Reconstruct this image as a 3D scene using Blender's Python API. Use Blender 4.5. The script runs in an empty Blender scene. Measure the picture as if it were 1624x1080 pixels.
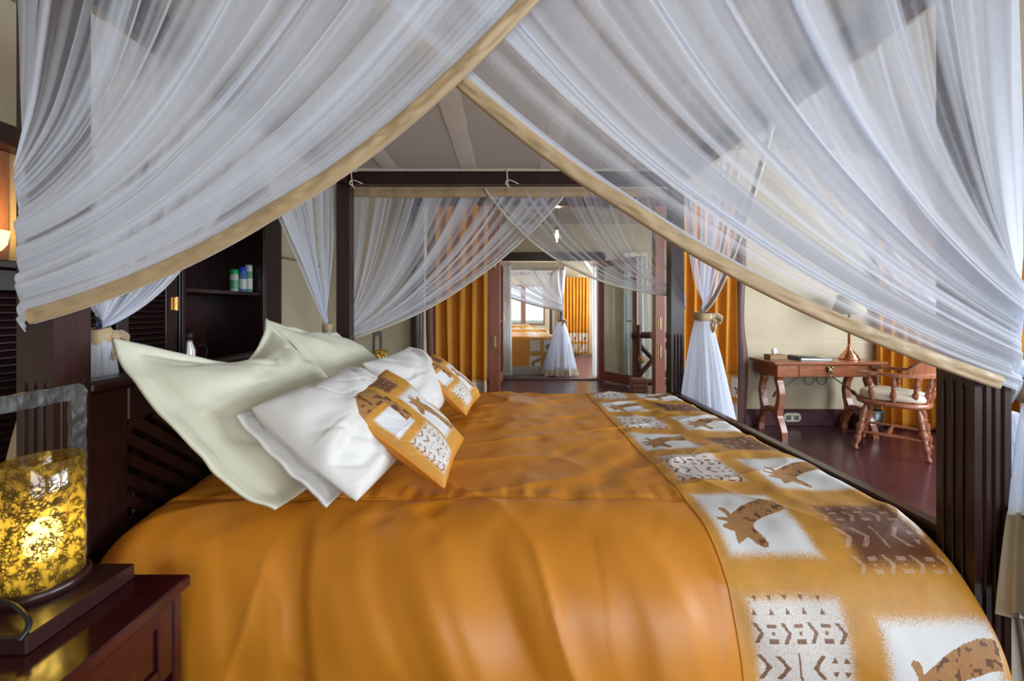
import bpy, bmesh, math, random
import numpy as np
from mathutils import Vector, Matrix
random.seed(7)
PI = math.pi
S = bpy.context.scene
COL = S.collection

# ------------------------------------------------------------------ camera, world, light, exposure
CZ = 1.266                      # eye height
cam_d = bpy.data.cameras.new('camera'); cam = bpy.data.objects.new('camera', cam_d); COL.objects.link(cam)
cam.location = (0, 0, CZ); cam.rotation_euler = (PI/2, 0, 0)
cam_d.sensor_width = 36; cam_d.lens = 36*650/1624
cam_d.shift_x = 6/1624; cam_d.shift_y = -50/1624
cam_d.clip_start = 0.02
S.camera = cam
S.view_settings.view_transform = 'Standard'; S.view_settings.look = 'None'
S.view_settings.gamma = 1; S.view_settings.use_curve_mapping = False
S.view_settings.exposure = 0.5
S.cycles.transparent_max_bounces = 28
S.cycles.max_bounces = 10
S.cycles.diffuse_bounces = 5
S.cycles.sample_clamp_indirect = 6

W = bpy.data.worlds.new('sky'); S.world = W; W.use_nodes = True
bg = W.node_tree.nodes['Background']; bg.inputs[0].default_value = (0.72, 0.86, 1.0, 1); bg.inputs[1].default_value = 1.6

def area(name, loc, rot, sx, sy, power, col):
    l = bpy.data.lights.new(name, 'AREA'); l.shape = 'RECTANGLE'; l.size = sx; l.size_y = sy; l.energy = power; l.color = col
    o = bpy.data.objects.new(name, l); COL.objects.link(o); o.location = loc; o.rotation_euler = rot
    return o
# daylight entering the three window walls of this room, the deck opening and the far room's window
area('daylight_right', (4.62, 0.9, 1.55), (0, PI/2, 0), 1.25, 5.2, 200, (0.82, 0.91, 1.0))
area('daylight_front', (2.2, -2.62, 1.55), (PI/2, 0, 0), 3.8, 1.5, 66, (0.90, 0.94, 1.0))
area('daylight_deck', (3.9, 5.9, 1.5), (0, PI/2, 0), 2.0, 2.0, 30, (0.88, 0.95, 1.0))
area('daylight_far_room', (2.75, 9.3, 1.5), (0, PI/2, 0), 1.5, 3.2, 170, (0.86, 0.93, 1.0))

# ------------------------------------------------------------------ materials
MAT = {}
def nt(name):
    m = bpy.data.materials.new(name); m.use_nodes = True
    t = m.node_tree; b = t.nodes['Principled BSDF']; MAT[name] = m
    return m, t, b
def nd(t, typ, **kw):
    n = t.nodes.new(typ)
    for k, v in kw.items(): setattr(n, k, v)
    return n
def coords(t, scale=(1, 1, 1), kind='Object'):
    tc = nd(t, 'ShaderNodeTexCoord'); mp = nd(t, 'ShaderNodeMapping'); mp.inputs['Scale'].default_value = scale
    t.links.new(tc.outputs[kind], mp.inputs[0]); return mp.outputs[0]
def noise(t, vec, scale, detail=3, rough=.55):
    n = nd(t, 'ShaderNodeTexNoise'); n.inputs['Scale'].default_value = scale
    n.inputs['Detail'].default_value = detail; n.inputs['Roughness'].default_value = rough
    if vec is not None: t.links.new(vec, n.inputs['Vector'])
    return n.outputs['Fac']
def ramp(t, fac, stops):
    r = nd(t, 'ShaderNodeValToRGB'); e = r.color_ramp.elements
    while len(e) < len(stops): e.new(.5)
    for i, (p, c) in enumerate(stops):
        e[i].position = p; e[i].color = (c[0], c[1], c[2], 1)
    t.links.new(fac, r.inputs[0]); return r.outputs[0]
def bump(t, b, h, strength, dist=.01):
    n = nd(t, 'ShaderNodeBump'); n.inputs['Strength'].default_value = strength; n.inputs['Distance'].default_value = dist
    t.links.new(h, n.inputs['Height']); t.links.new(n.outputs[0], b.inputs['Normal'])
def wood(name, c0, c1, rough, scale=(3, 3, .5), nscale=9, coat=0.0, bmp=.06):
    m, t, b = nt(name); v = coords(t, scale)
    f = noise(t, v, nscale, 5, .6)
    t.links.new(ramp(t, f, [(.25, c0), (.75, c1)]), b.inputs['Base Color'])
    b.inputs['Roughness'].default_value = rough; b.inputs['Coat Weight'].default_value = coat; b.inputs['Coat Roughness'].default_value = .12
    bump(t, b, f, bmp); return m
def cloth(name, c0, c1, rough=.8, sheen=.2, nscale=6, fine=420, bmp=.12, transl=0):
    m, t, b = nt(name); v = coords(t)
    f = noise(t, v, nscale, 4)
    t.links.new(ramp(t, f, [(.3, c0), (.7, c1)]), b.inputs['Base Color'])
    b.inputs['Roughness'].default_value = rough; b.inputs['Sheen Weight'].default_value = sheen; b.inputs['Sheen Roughness'].default_value = .5
    bump(t, b, noise(t, v, fine, 2), bmp, .002)
    if transl:
        tr = nd(t, 'ShaderNodeBsdfTranslucent'); tr.inputs[0].default_value = (c1[0], c1[1], c1[2], 1)
        mx = nd(t, 'ShaderNodeMixShader'); mx.inputs[0].default_value = transl
        t.links.new(b.outputs[0], mx.inputs[1]); t.links.new(tr.outputs[0], mx.inputs[2])
        t.links.new(mx.outputs[0], t.nodes['Material Output'].inputs[0])
    return m
def plain(name, c, rough=.5, metal=0.0, nscale=20, var=.15, **kw):
    m, t, b = nt(name); v = coords(t); f = noise(t, v, nscale, 3)
    t.links.new(ramp(t, f, [(.3, [x*(1-var) for x in c]), (.7, [min(1, x*(1+var)) for x in c])]), b.inputs['Base Color'])
    b.inputs['Roughness'].default_value = rough; b.inputs['Metallic'].default_value = metal
    for k, x in kw.items(): b.inputs[k].default_value = x
    return m
wood('dark_wood', (.018, .006, .006), (.042, .013, .012), .30, (6, 6, .6), 8, .12)
wood('nightstand_wood', (.020, .003, .004), (.058, .006, .007), .16, (1.2, 5, 5), 7, .5, .03)
wood('cabinet_wood', (.014, .006, .006), (.032, .012, .012), .33, (5, 1.0, 1.0), 8, .2)
wood('desk_wood', (.20, .055, .022), (.36, .125, .055), .30, (1.0, 6, 6), 6, .3)
wood('chair_wood', (.24, .075, .035), (.40, .15, .075), .28, (5, 5, 1.2), 7, .3)
wood('door_wood', (.18, .048, .024), (.31, .092, .044), .35, (7, 7, .8), 6, .1)
wood('pole_wood', (.055, .020, .016), (.13, .048, .034), .5, (9, 9, .8), 5, 0, .3)
wood('pale_pole_wood', (.16, .07, .04), (.28, .13, .075), .55, (9, 9, .9), 5, 0, .3)
wood('dark_pole_wood', (.018, .008, .010), (.045, .018, .020), .45, (9, 9, .8), 5, 0, .25)
wood('floor_wood', (.040, .009, .014), (.078, .018, .024), .30, (.7, 7, 7), 6, .25, .05)
wood('baseboard_wood', (.055, .016, .024), (.085, .026, .034), .45, (.8, 6, 6), 6)
wood('end_grain', (.40, .20, .10), (.62, .36, .20), .7, (8, 8, 8), 9)
cloth('duvet_fabric', (.58, .205, .013), (.66, .25, .020), .40, .0, 3, 700, .05)
cloth('cushion_side', (.56, .20, .014), (.64, .24, .02), .5, .0)
cloth('curtain_orange', (.62, .25, .014), (.74, .32, .024), .7, .0, 5, 300, .1, .3)
cloth('sage_cotton', (.64, .64, .49), (.70, .70, .55), .62, .15, 3)
cloth('white_cotton', (.62, .60, .57), (.68, .665, .64), .6, .15, 3)
cloth('cream_hem', (.40, .275, .14), (.50, .36, .19), .5, .3, 8, 300, .1)
cloth('pale_hem', (.62, .57, .46), (.70, .65, .54), .55, .2, 8, 300, .1)
cloth('canvas', (.47, .39, .26), (.55, .47, .33), .85, .05, 2.2, 260, .2)
cloth('canvas_light', (.60, .56, .46), (.66, .62, .52), .85, .05, 2.2, 260, .2)
cloth('canopy_cotton', (.66, .62, .56), (.72, .68, .62), .8, .05, 2, 260, .1, .25)
cloth('canopy_band', (.70, .65, .57), (.75, .70, .62), .75, .05, 5, 260, .2)
cloth('tent_roof', (.36, .29, .20), (.42, .35, .25), .9, .0, 2)
cloth('sheer_white', (.74, .76, .76), (.82, .84, .84), .8, .1, 6, 300, .1, .4)
cloth('seat_cotton', (.66, .60, .46), (.74, .68, .54), .7, .1, 6)
cloth('rug_wool', (.05, .05, .05), (.24, .22, .20), .95, 0, 45)
cloth('cord_cotton', (.70, .64, .50), (.78, .72, .58), .8, .1)
plain('brass', (.80, .52, .18), .25, 1)
plain('antique_brass', (.30, .22, .11), .45, 1)
plain('copper', (.72, .33, .17), .24, 1)
plain('black_metal', (.02, .02, .02), .4, .6)
plain('green_iron', (.10, .17, .13), .45, .5)
plain('steel', (.6, .6, .58), .25, 1)
plain('black_cord', (.012, .012, .014), .35)
plain('ivory_plastic', (.72, .68, .52), .35)
plain('grey_plastic', (.16, .16, .15), .5)
plain('black_leather', (.018, .020, .018), .35)
plain('paper', (.75, .75, .72), .8)
plain('green_cap', (.01, .42, .10), .3)
plain('blue_cap', (.012, .06, .55), .3)
plain('can_white', (.55, .62, .58), .3)
plain('can_green', (.10, .36, .20), .3)
plain('can_blue', (.08, .16, .45), .3)
plain('white_paint', (.72, .72, .70), .5)
plain('grey_base', (.40, .38, .36), .7)
plain('ground_earth', (.20, .21, .12), .9)
plain('bulb_socket', (.05, .04, .03), .5)
# hammered iron
m, t, b = nt('hammered_iron'); v = coords(t)
vo = nd(t, 'ShaderNodeTexVoronoi'); vo.inputs['Scale'].default_value = 45; t.links.new(v, vo.inputs['Vector'])
t.links.new(ramp(t, noise(t, v, 30), [(.3, (.045, .042, .042)), (.7, (.095, .09, .09))]), b.inputs['Base Color'])
b.inputs['Metallic'].default_value = .45; b.inputs['Roughness'].default_value = .5; bump(t, b, vo.outputs['Distance'], .6, .006)
# emission
def emit(name, c, s):
    m, t, b = nt(name); b.inputs['Base Color'].default_value = (c[0], c[1], c[2], 1)
    b.inputs['Emission Color'].default_value = (c[0], c[1], c[2], 1); b.inputs['Emission Strength'].default_value = s
emit('bulb_glow', (1.0, .84, .45), 11)
emit('bulb_glow_small', (1.0, .85, .5), 14)
emit('sconce_glow', (1.0, .62, .16), 3)
# clear glass
m, t, b = nt('glass')
g = nd(t, 'ShaderNodeBsdfGlossy'); g.inputs['Roughness'].default_value = .02; tr = nd(t, 'ShaderNodeBsdfTransparent')
tr.inputs[0].default_value = (.86, .90, .88, 1); mx = nd(t, 'ShaderNodeMixShader'); mx.inputs[0].default_value = .14
t.links.new(tr.outputs[0], mx.inputs[1]); t.links.new(g.outputs[0], mx.inputs[2]); t.links.new(mx.outputs[0], t.nodes['Material Output'].inputs[0])
# mottled amber glass: clear amber with dark crackled flecks
m, t, b = nt('amber_glass'); v = coords(t, (1, 1, 1))
nz = nd(t, 'ShaderNodeTexNoise'); nz.inputs['Scale'].default_value = 55; nz.inputs['Detail'].default_value = 6; t.links.new(v, nz.inputs['Vector'])
vo = nd(t, 'ShaderNodeTexVoronoi', feature='DISTANCE_TO_EDGE'); vo.inputs['Scale'].default_value = 120
mxv = nd(t, 'ShaderNodeMix', data_type='RGBA'); mxv.inputs[0].default_value = .028
t.links.new(v, mxv.inputs[6]); t.links.new(nz.outputs['Color'], mxv.inputs[7]); t.links.new(mxv.outputs[2], vo.inputs['Vector'])
fl = ramp(t, vo.outputs['Distance'], [(.06, (1, 1, 1)), (.19, (0, 0, 0))])
f2 = ramp(t, nz.outputs['Fac'], [(.43, (0, 0, 0)), (.53, (1, 1, 1))])
ml = nd(t, 'ShaderNodeMath', operation='MULTIPLY'); t.links.new(fl, ml.inputs[0]); t.links.new(f2, ml.inputs[1])
tr = nd(t, 'ShaderNodeBsdfTransparent'); tr.inputs[0].default_value = (.96, .86, .46, 1)
tl = nd(t, 'ShaderNodeBsdfTranslucent'); tl.inputs[0].default_value = (.60, .50, .17, 1)
gl = nd(t, 'ShaderNodeBsdfGlossy'); gl.inputs['Roughness'].default_value = .06
m1 = nd(t, 'ShaderNodeMixShader'); m1.inputs[0].default_value = .24; t.links.new(tr.outputs[0], m1.inputs[1]); t.links.new(tl.outputs[0], m1.inputs[2])
m2 = nd(t, 'ShaderNodeMixShader'); m2.inputs[0].default_value = .07; t.links.new(m1.outputs[0], m2.inputs[1]); t.links.new(gl.outputs[0], m2.inputs[2])
dk = nd(t, 'ShaderNodeBsdfDiffuse'); dk.inputs[0].default_value = (.10, .055, .012, 1)
m3 = nd(t, 'ShaderNodeMixShader'); t.links.new(ml.outputs[0], m3.inputs[0]); t.links.new(m2.outputs[0], m3.inputs[1]); t.links.new(dk.outputs[0], m3.inputs[2])
t.links.new(m3.outputs[0], t.nodes['Material Output'].inputs[0])
# mosquito net: open weave, its cover depends on how far the cloth is gathered ("dens")
def net_mat(name, c):
    m, t, b = nt(name)
    at = nd(t, 'ShaderNodeAttribute', attribute_name='dens')
    nv = noise(t, coords(t), 60, 2)
    mm = nd(t, 'ShaderNodeMath', operation='MULTIPLY_ADD'); mm.inputs[1].default_value = .12; t.links.new(nv, mm.inputs[0]); t.links.new(at.outputs['Fac'], mm.inputs[2])
    sb = nd(t, 'ShaderNodeMath', operation='SUBTRACT', use_clamp=True); t.links.new(mm.outputs[0], sb.inputs[0]); sb.inputs[1].default_value = .06
    df = nd(t, 'ShaderNodeBsdfDiffuse'); df.inputs[0].default_value = (*c, 1)
    tl = nd(t, 'ShaderNodeBsdfTranslucent'); tl.inputs[0].default_value = (*c, 1)
    mx = nd(t, 'ShaderNodeMixShader'); mx.inputs[0].default_value = .45; t.links.new(df.outputs[0], mx.inputs[1]); t.links.new(tl.outputs[0], mx.inputs[2])
    tr = nd(t, 'ShaderNodeBsdfTransparent'); m2 = nd(t, 'ShaderNodeMixShader')
    t.links.new(sb.outputs[0], m2.inputs[0]); t.links.new(tr.outputs[0], m2.inputs[1]); t.links.new(mx.outputs[0], m2.inputs[2])
    t.links.new(m2.outputs[0], t.nodes['Material Output'].inputs[0])
net_mat('net_white', (.83, .87, .96))
# printed cotton: masks live on the mesh (p1 = white patch, brown patch, giraffe; p2 = brown marks, white marks, spots)
def print_mat(name, ground, rough=.6):
    m, t, b = nt(name); v = coords(t)
    a1 = nd(t, 'ShaderNodeAttribute', attribute_name='p1'); a2 = nd(t, 'ShaderNodeAttribute', attribute_name='p2')
    s1 = nd(t, 'ShaderNodeSeparateColor'); t.links.new(a1.outputs['Color'], s1.inputs[0])
    s2 = nd(t, 'ShaderNodeSeparateColor'); t.links.new(a2.outputs['Color'], s2.inputs[0])
    grain = noise(t, v, 560, 2, .7); broad = noise(t, v, 26, 3)
    def stipple(mask, k=1.7, off=0.):
        a = nd(t, 'ShaderNodeMath', operation='SUBTRACT'); t.links.new(grain, a.inputs[0]); a.inputs[1].default_value = .5
        c = nd(t, 'ShaderNodeMath', operation='MULTIPLY_ADD'); t.links.new(a.outputs[0], c.inputs[0]); c.inputs[1].default_value = k; t.links.new(mask, c.inputs[2])
        d = nd(t, 'ShaderNodeMapRange'); d.inputs[1].default_value = .40+off; d.inputs[2].default_value = .60+off; t.links.new(c.outputs[0], d.inputs[0])
        return d.outputs[0]
    def mix(fac, A, B):
        x = nd(t, 'ShaderNodeMix', data_type='RGBA'); t.links.new(fac, x.inputs[0])
        for s, q in ((6, A), (7, B)):
            if isinstance(q, tuple): x.inputs[s].default_value = (*q, 1)
            else: t.links.new(q, x.inputs[s])
        return x.outputs[2]
    c = ramp(t, broad, [(.35, [x*.86 for x in ground]), (.65, ground)])
    c = mix(stipple(s1.outputs[0]), c, (.68, .69, .70))
    c = mix(stipple(s1.outputs[1]), c, (.135, .045, .018))
    c = mix(stipple(s2.outputs[0], 1.0), c, (.16, .065, .032))
    c = mix(stipple(s2.outputs[1], 1.2), c, (.52, .36, .27))
    c = mix(stipple(s1.outputs[2], .5), c, ramp(t, grain, [(.35, (.26, .115, .036)), (.65, (.46, .24, .08))]))
    c = mix(stipple(s2.outputs[2], .9), c, (.11, .038, .014))
    t.links.new(c, b.inputs['Base Color']); b.inputs['Roughness'].default_value = rough
    b.inputs['Sheen Weight'].default_value = .0
    bump(t, b, noise(t, v, 700, 2), .05, .002)
print_mat('print_cotton', (.58, .27, .032), .5)

# ------------------------------------------------------------------ helpers: objects
ORG = {}
def put(o, parent):
    COL.objects.link(o)
    if parent is not None:
        o.parent = parent
def thing(name, label, cat, loc=(0, 0, 0), group=None):
    o = bpy.data.objects.new(name, None); o.empty_display_size = .1; COL.objects.link(o); o.location = loc
    o['label'] = label; o['category'] = cat
    if group: o['group'] = group
    ORG[o.name] = Vector(loc); return o
def tag(o, label, cat, group=None):
    o['label'] = label; o['category'] = cat
    if group: o['group'] = group
    return o
def mesh(name, geo, mat, smooth=False):
    V, F = geo
    me = bpy.data.meshes.new(name)
    if isinstance(V, np.ndarray): V = V.reshape(-1, 3).tolist()
    me.from_pydata([tuple(p) for p in V], [], [tuple(f) for f in F])
    me.materials.append(MAT[mat])
    if smooth: me.polygons.foreach_set('use_smooth', [True]*len(me.polygons))
    me.update(); return me
def part(name, geo, mat, parent=None, smooth=False, label=None, kind=None):
    """geo in world coordinates -> one mesh object (child of parent)"""
    V, F = geo
    V = np.asarray(V, dtype=float).reshape(-1, 3)
    if parent is not None: off = np.array(ORG.get(parent.name, Vector((0, 0, 0))))
    else:
        off = np.array([(V[:, 0].min()+V[:, 0].max())/2, (V[:, 1].min()+V[:, 1].max())/2, V[:, 2].min()])
    o = bpy.data.objects.new(name, mesh(name, (V-off, F), mat, smooth)); put(o, parent)
    if parent is None: o.location = off
    ORG[o.name] = Vector(off)
    if label: o['label'] = label
    if kind: o['kind'] = kind
    return o
def inst(name, me, parent, loc, rot=(0, 0, 0)):
    o = bpy.data.objects.new(name, me); put(o, parent)
    o.location = Vector(loc)-ORG.get(parent.name, Vector()); o.rotation_euler = rot; ORG[o.name] = Vector(loc); return o
def struct(name, geo, mat, parent=None, smooth=False):
    o = part(name, geo, mat, parent, smooth)
    if parent is None: o['kind'] = 'structure'
    return o
def sthing(name, loc=(0, 0, 0)):
    o = bpy.data.objects.new(name, None); COL.objects.link(o); o.location = loc; o['kind'] = 'structure'; ORG[o.name] = Vector(loc); return o
def copy_tree(o, delta, parent=None):
    c = o.copy(); COL.objects.link(c)
    ORG[c.name] = ORG.get(o.name, Vector())+Vector(delta)
    if parent is None: c.location = o.location+Vector(delta)
    else: c.parent = parent
    for ch in list(o.children): copy_tree(ch, delta, c)
    return c

# ------------------------------------------------------------------ helpers: shapes (V, F)
def join(*gs):
    V, F = [], []
    for v, f in gs:
        k = len(V); v = np.asarray(v, float).reshape(-1, 3).tolist(); V += v; F += [tuple(i+k for i in q) for q in f]
    return V, F
def xf(g, M):
    V = np.asarray(g[0], float).reshape(-1, 3); M = np.array(M)
    return V @ M[:3, :3].T+M[:3, 3], g[1]
def box(x0, x1, y0, y1, z0, z1, bev=.004):
    bm = bmesh.new(); bmesh.ops.create_cube(bm, size=1)
    for v in bm.verts: v.co = ((x0+x1)/2+v.co.x*(x1-x0), (y0+y1)/2+v.co.y*(y1-y0), (z0+z1)/2+v.co.z*(z1-z0))
    if bev: bmesh.ops.bevel(bm, geom=bm.edges[:], offset=min(bev, .3*min(abs(x1-x0), abs(y1-y0), abs(z1-z0))), segments=1, affect='EDGES')
    bm.verts.index_update(); r = ([v.co[:] for v in bm.verts], [[v.index for v in f.verts] for f in bm.faces]); bm.free(); return r
def lathe(prof, origin=(0, 0, 0), segs=24, sx=1, sy=1):
    V, F = [], []; n = len(prof); ox, oy, oz = origin
    for r, z in prof:
        for k in range(segs):
            a = 2*PI*k/segs; V.append((ox+r*sx*math.cos(a), oy+r*sy*math.sin(a), oz+z))
    for i in range(n-1):
        for k in range(segs):
            k2 = (k+1) % segs; F.append((i*segs+k, i*segs+k2, (i+1)*segs+k2, (i+1)*segs+k))
    if prof[0][0] > 1e-5: F.append(tuple(range(segs-1, -1, -1)))
    if prof[-1][0] > 1e-5: F.append(tuple((n-1)*segs+k for k in range(segs)))
    return V, F
def lathe_between(prof, p, q, segs=16):
    """prof (r, s) with s 0..1 along p->q"""
    p = Vector(p); q = Vector(q); d = q-p; L = d.length
    g = lathe([(r, s*L) for r, s in prof], segs=segs)
    M = Matrix.Translation(p) @ d.to_track_quat('Z', 'Y').to_matrix().to_4x4()
    return xf(g, M)
def tube(pts, r, segs=8, closed=False):
    P = [Vector(p) for p in pts]; n = len(P); R = r if hasattr(r, '__len__') else [r]*n
    V, F = [], []; up = None
    for i in range(n):
        a = P[i-1] if (i > 0 or closed) else P[i]; c = P[(i+1) % n] if (i < n-1 or closed) else P[i]
        tg = (c-a).normalized()
        if up is None:
            up = Vector((0, 0, 1)) if abs(tg.z) < .9 else Vector((1, 0, 0))
        up = (up-tg*up.dot(tg)).normalized(); s = tg.cross(up)
        for k in range(segs):
            an = 2*PI*k/segs; V.append(tuple(P[i]+(up*math.cos(an)+s*math.sin(an))*R[i]))
    for i in range(n if closed else n-1):
        j = (i+1) % n
        for k in range(segs):
            k2 = (k+1) % segs; F.append((i*segs+k, i*segs+k2, j*segs+k2, j*segs+k))
    if not closed: F.append(tuple(range(segs-1, -1, -1))); F.append(tuple((n-1)*segs+k for k in range(segs)))
    return V, F
def prism(outline, axis, a0, a1):
    """outline: list of 2D points in the two other axes (in xyz order), extruded along axis a0..a1"""
    n = len(outline); V = []
    for a in (a0, a1):
        for p, q in outline: V.append({'x': (a, p, q), 'y': (p, a, q), 'z': (p, q, a)}[axis])
    F = [tuple(range(n-1, -1, -1)), tuple(range(n, 2*n))]
    F += [(i, (i+1) % n, n+(i+1) % n, n+i) for i in range(n)]
    return V, F
def gridF(nr, nc, closed_c=False):
    F = []
    for i in range(nr-1):
        for j in range(nc if closed_c else nc-1):
            j2 = (j+1) % nc; F.append((i*nc+j, i*nc+j2, (i+1)*nc+j2, (i+1)*nc+j))
    return F
def strip_path(pts, rect_w, rect_h, wdir):
    """a flat bar swept along pts; rect_w along wdir, rect_h along the third direction"""
    P = [Vector(p) for p in pts]; n = len(P); V = []
    w = Vector(wdir).normalized()
    for i in range(n):
        tg = (P[min(i+1, n-1)]-P[max(i-1, 0)]).normalized(); h = tg.cross(w).normalized()
        for a, c in ((-1, -1), (1, -1), (1, 1), (-1, 1)): V.append(tuple(P[i]+w*(a*rect_w/2)+h*(c*rect_h/2)))
    F = gridF(n, 4, True); F += [(3, 2, 1, 0), tuple((n-1)*4+k for k in range(4))]
    return V, F
def spline(pts, n=8):
    P = [np.array(p, float) for p in pts]; out = []
    for i in range(len(P)-1):
        p0 = P[max(i-1, 0)]; p1 = P[i]; p2 = P[i+1]; p3 = P[min(i+2, len(P)-1)]
        for k in range(n):
            s = k/n; out.append(.5*(2*p1+(p2-p0)*s+(2*p0-5*p1+4*p2-p3)*s*s+(3*p1-p0-3*p2+p3)*s**3))
    out.append(P[-1]); return [tuple(p) for p in out]
def vn(x, y=0., seed=0):
    x, y = np.broadcast_arrays(np.asarray(x, float), np.asarray(y, float))
    xi = np.floor(x); yi = np.floor(y); fx = x-xi; fy = y-yi
    fx = fx*fx*fx*(fx*(fx*6-15)+10); fy = fy*fy*fy*(fy*(fy*6-15)+10)
    def h(i, j):
        s = np.sin(i*127.1+j*311.7+seed*74.7+1.3)*43758.5453; return (s-np.floor(s))*2-1
    return (h(xi, yi)*(1-fx)+h(xi+1, yi)*fx)*(1-fy)+(h(xi, yi+1)*(1-fx)+h(xi+1, yi+1)*fx)*fy
def smooth01(x): x = np.clip(x, 0, 1); return x*x*(3-2*x)

# ------------------------------------------------------------------ the room shell
ROOM = dict(x0=-2.42, x1=4.66, y0=-2.66, y1=4.46)
fl = sthing('floor', (0, 0, 0))
pl_len = 8.2
pm = mesh('plank', xf(box(-pl_len/2, pl_len/2, -.0703, .0703, -.03, 0, 0), Matrix()), 'floor_wood')
y = -2.70; i = 0
while y < 11.7:
    inst('plank', pm, fl, (.9+.02*math.sin(i*2.1), y+.07, -.0003*(i % 3))); y += .1415; i += 1
struct('floor_base', box(-4, 6, -3.2, 12, -.10, -.034, 0), 'dark_pole_wood').name = 'floor_underlay'
# back wall of canvas, on either side of the wide opening to the passage
wb = struct('wall_back', join(box(-2.1, -.92, 4.46, 4.52, 0, 3.0, 0), box(2.36, 4.70, 4.46, 4.52, 0, 3.0, 0), box(-.92, 2.36, 4.46, 4.52, 2.42, 3.0, 0)), 'canvas')
part('seam', box(2.50, 4.60, 4.452, 4.46, .893, .899, .001), 'canvas_light', wb)
part('seam', box(-2.0, -1.05, 4.452, 4.46, .893, .899, .001), 'canvas_light', wb)
struct('baseboard_back', join(box(2.40, 4.64, 4.43, 4.458, 0, .165, .004), box(2.40, 4.64, 4.425, 4.458, .165, .18, .004)), 'baseboard_wood')
wl = struct('wall_left', join(box(-2.48, -2.42, -2.7, 4.52, 0, 3.0, 0), box(-2.42, -2.02, 3.46, 4.46, 0, 3.0, 0)), 'canvas')
# front wall behind the viewer and right wall: canvas with wide mesh windows
def window_wall(name, axis, c, a0, a1, spans, z0, z1, ztop, mat):
    gs = []; t = .06
    def bx(u0, u1, w0, w1):
        gs.append(box(u0, u1, c, c+t, w0, w1, 0) if axis == 'y' else box(c, c+t, u0, u1, w0, w1, 0))
    bx(a0, a1, 0, z0); bx(a0, a1, z1, ztop); e = a0
    for s0, s1 in spans: bx(e, s0, z0, z1); e = s1
    bx(e, a1, z0, z1)
    return struct(name, join(*gs), mat)
window_wall('wall_front', 'y', -2.72, -2.42, 4.66, [(.3, 2.2), (2.36, 4.2)], .78, 2.32, 3.0, 'canvas')
window_wall('wall_right', 'x', 4.66, -2.72, 4.52, [(-1.7, .7), (.86, 3.5)], .90, 2.20, 3.0, 'canvas')
wn = 1
for axis, c, s0, s1, z0, z1 in (('y', -2.70, .3, 2.2, .78, 2.32), ('y', -2.70, 2.36, 4.2, .78, 2.32), ('x', 4.68, -1.7, .7, .90, 2.2), ('x', 4.68, .86, 3.5, .90, 2.2)):
    w = sthing('window_%d' % wn, ((s0+s1)/2, c, z0) if axis == 'y' else (c, (s0+s1)/2, z0)); wn += 1
    def wb_(u0, u1, w0, w1, nm='frame_bar'):
        part(nm, box(u0, u1, c-.03, c+.03, w0, w1) if axis == 'y' else box(c-.03, c+.03, u0, u1, w0, w1), 'dark_wood', w)
    wb_(s0, s1, z0, z0+.05, 'sill'); wb_(s0, s1, z1-.05, z1, 'head'); wb_(s0, s0+.05, z0+.05, z1-.05, 'jamb'); wb_(s1-.05, s1, z0+.05, z1-.05, 'jamb')
    wb_((s0+s1)/2-.02, (s0+s1)/2+.02, z0+.05, z1-.05, 'mullion')
# tent roof: two canvas slopes
rf = sthing('ceiling', (0, 0, 2.9))
def slope(x0, z0, x1, z1, y0, y1, mat, nm, par):
    n = 24; V = []
    for k in range(n+1):
        s = k/n; X = x0+(x1-x0)*s; Z = z0+(z1-z0)*s-.06*math.sin(PI*s)
        V += [(X, y0, Z), (X, y1, Z), (X, y0, Z+.02), (X, y1, Z+.02)]
    F = []
    for k in range(n): a = 4*k; b2 = 4*k+4; F += [(a, b2, b2+1, a+1), (a+2, a+3, b2+3, b2+2), (a, a+2, b2+2, b2), (a+1, b2+1, b2+3, a+3)]
    part(nm, (V, F), mat, par, True)
slope(-2.5, 2.75, 1.1, 3.7, -2.75, 4.55, 'tent_roof', 'roof_slope', rf)
slope(4.75, 2.75, 1.1, 3.7, -2.75, 4.55, 'tent_roof', 'roof_slope', rf)
part('gable', prism([(-2.5, 2.8), (4.75, 2.8), (1.1, 3.75)], 'y', 4.50, 4.54), 'tent_roof', rf)
part('gable', prism([(-2.5, 2.8), (4.75, 2.8), (1.1, 3.75)], 'y', -2.74, -2.70), 'tent_roof', rf)
part('ridge_pole', tube([(1.1, -2.7, 3.64), (1.1, 4.5, 3.64)], .05, 12), 'pole_wood', rf, True)
# rough timber poles of the opening
def rough_pole(name, x, y, r, z1, mat, seed, z0=0):
    n = 26; sg = 14; V = []
    for i in range(n+1):
        z = z0+(z1-z0)*i/n; cx = x+.014*float(vn(z*1.6, 0, seed)); rr = r*(1+.12*float(vn(z*2.7, 4, seed)))
        for k in range(sg):
            a = 2*PI*k/sg; q = rr*(1+.07*math.sin(3*a+seed+z*2))
            V.append((cx+q*math.cos(a), y+q*math.sin(a), z))
    F = gridF(n+1, sg, True)+[tuple(range(sg-1, -1, -1)), tuple(n*sg+k for k in range(sg))]
    return struct(name, (V, F), mat, None, True)
rough_pole('trim_1', -.98, 4.38, .055, 2.42, 'dark_pole_wood', 3)
rough_pole('trim_2', -.81, 4.40, .062, 2.42, 'pale_pole_wood', 5)
rough_pole('trim_3', 2.455, 4.36, .066, 2.42, 'pole_wood', 9)
struct('trim_4', box(1.555, 1.665, 4.34, 4.44, 0, 2.36, .006), 'door_wood')
struct('trim_5', join(box(-1.05, 2.52, 4.33, 4.45, 2.36, 2.46, .01)), 'dark_wood')
struct('trim_6', box(-.205, -.085, 4.36, 4.45, 0, 2.36, .006), 'door_wood')
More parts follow.
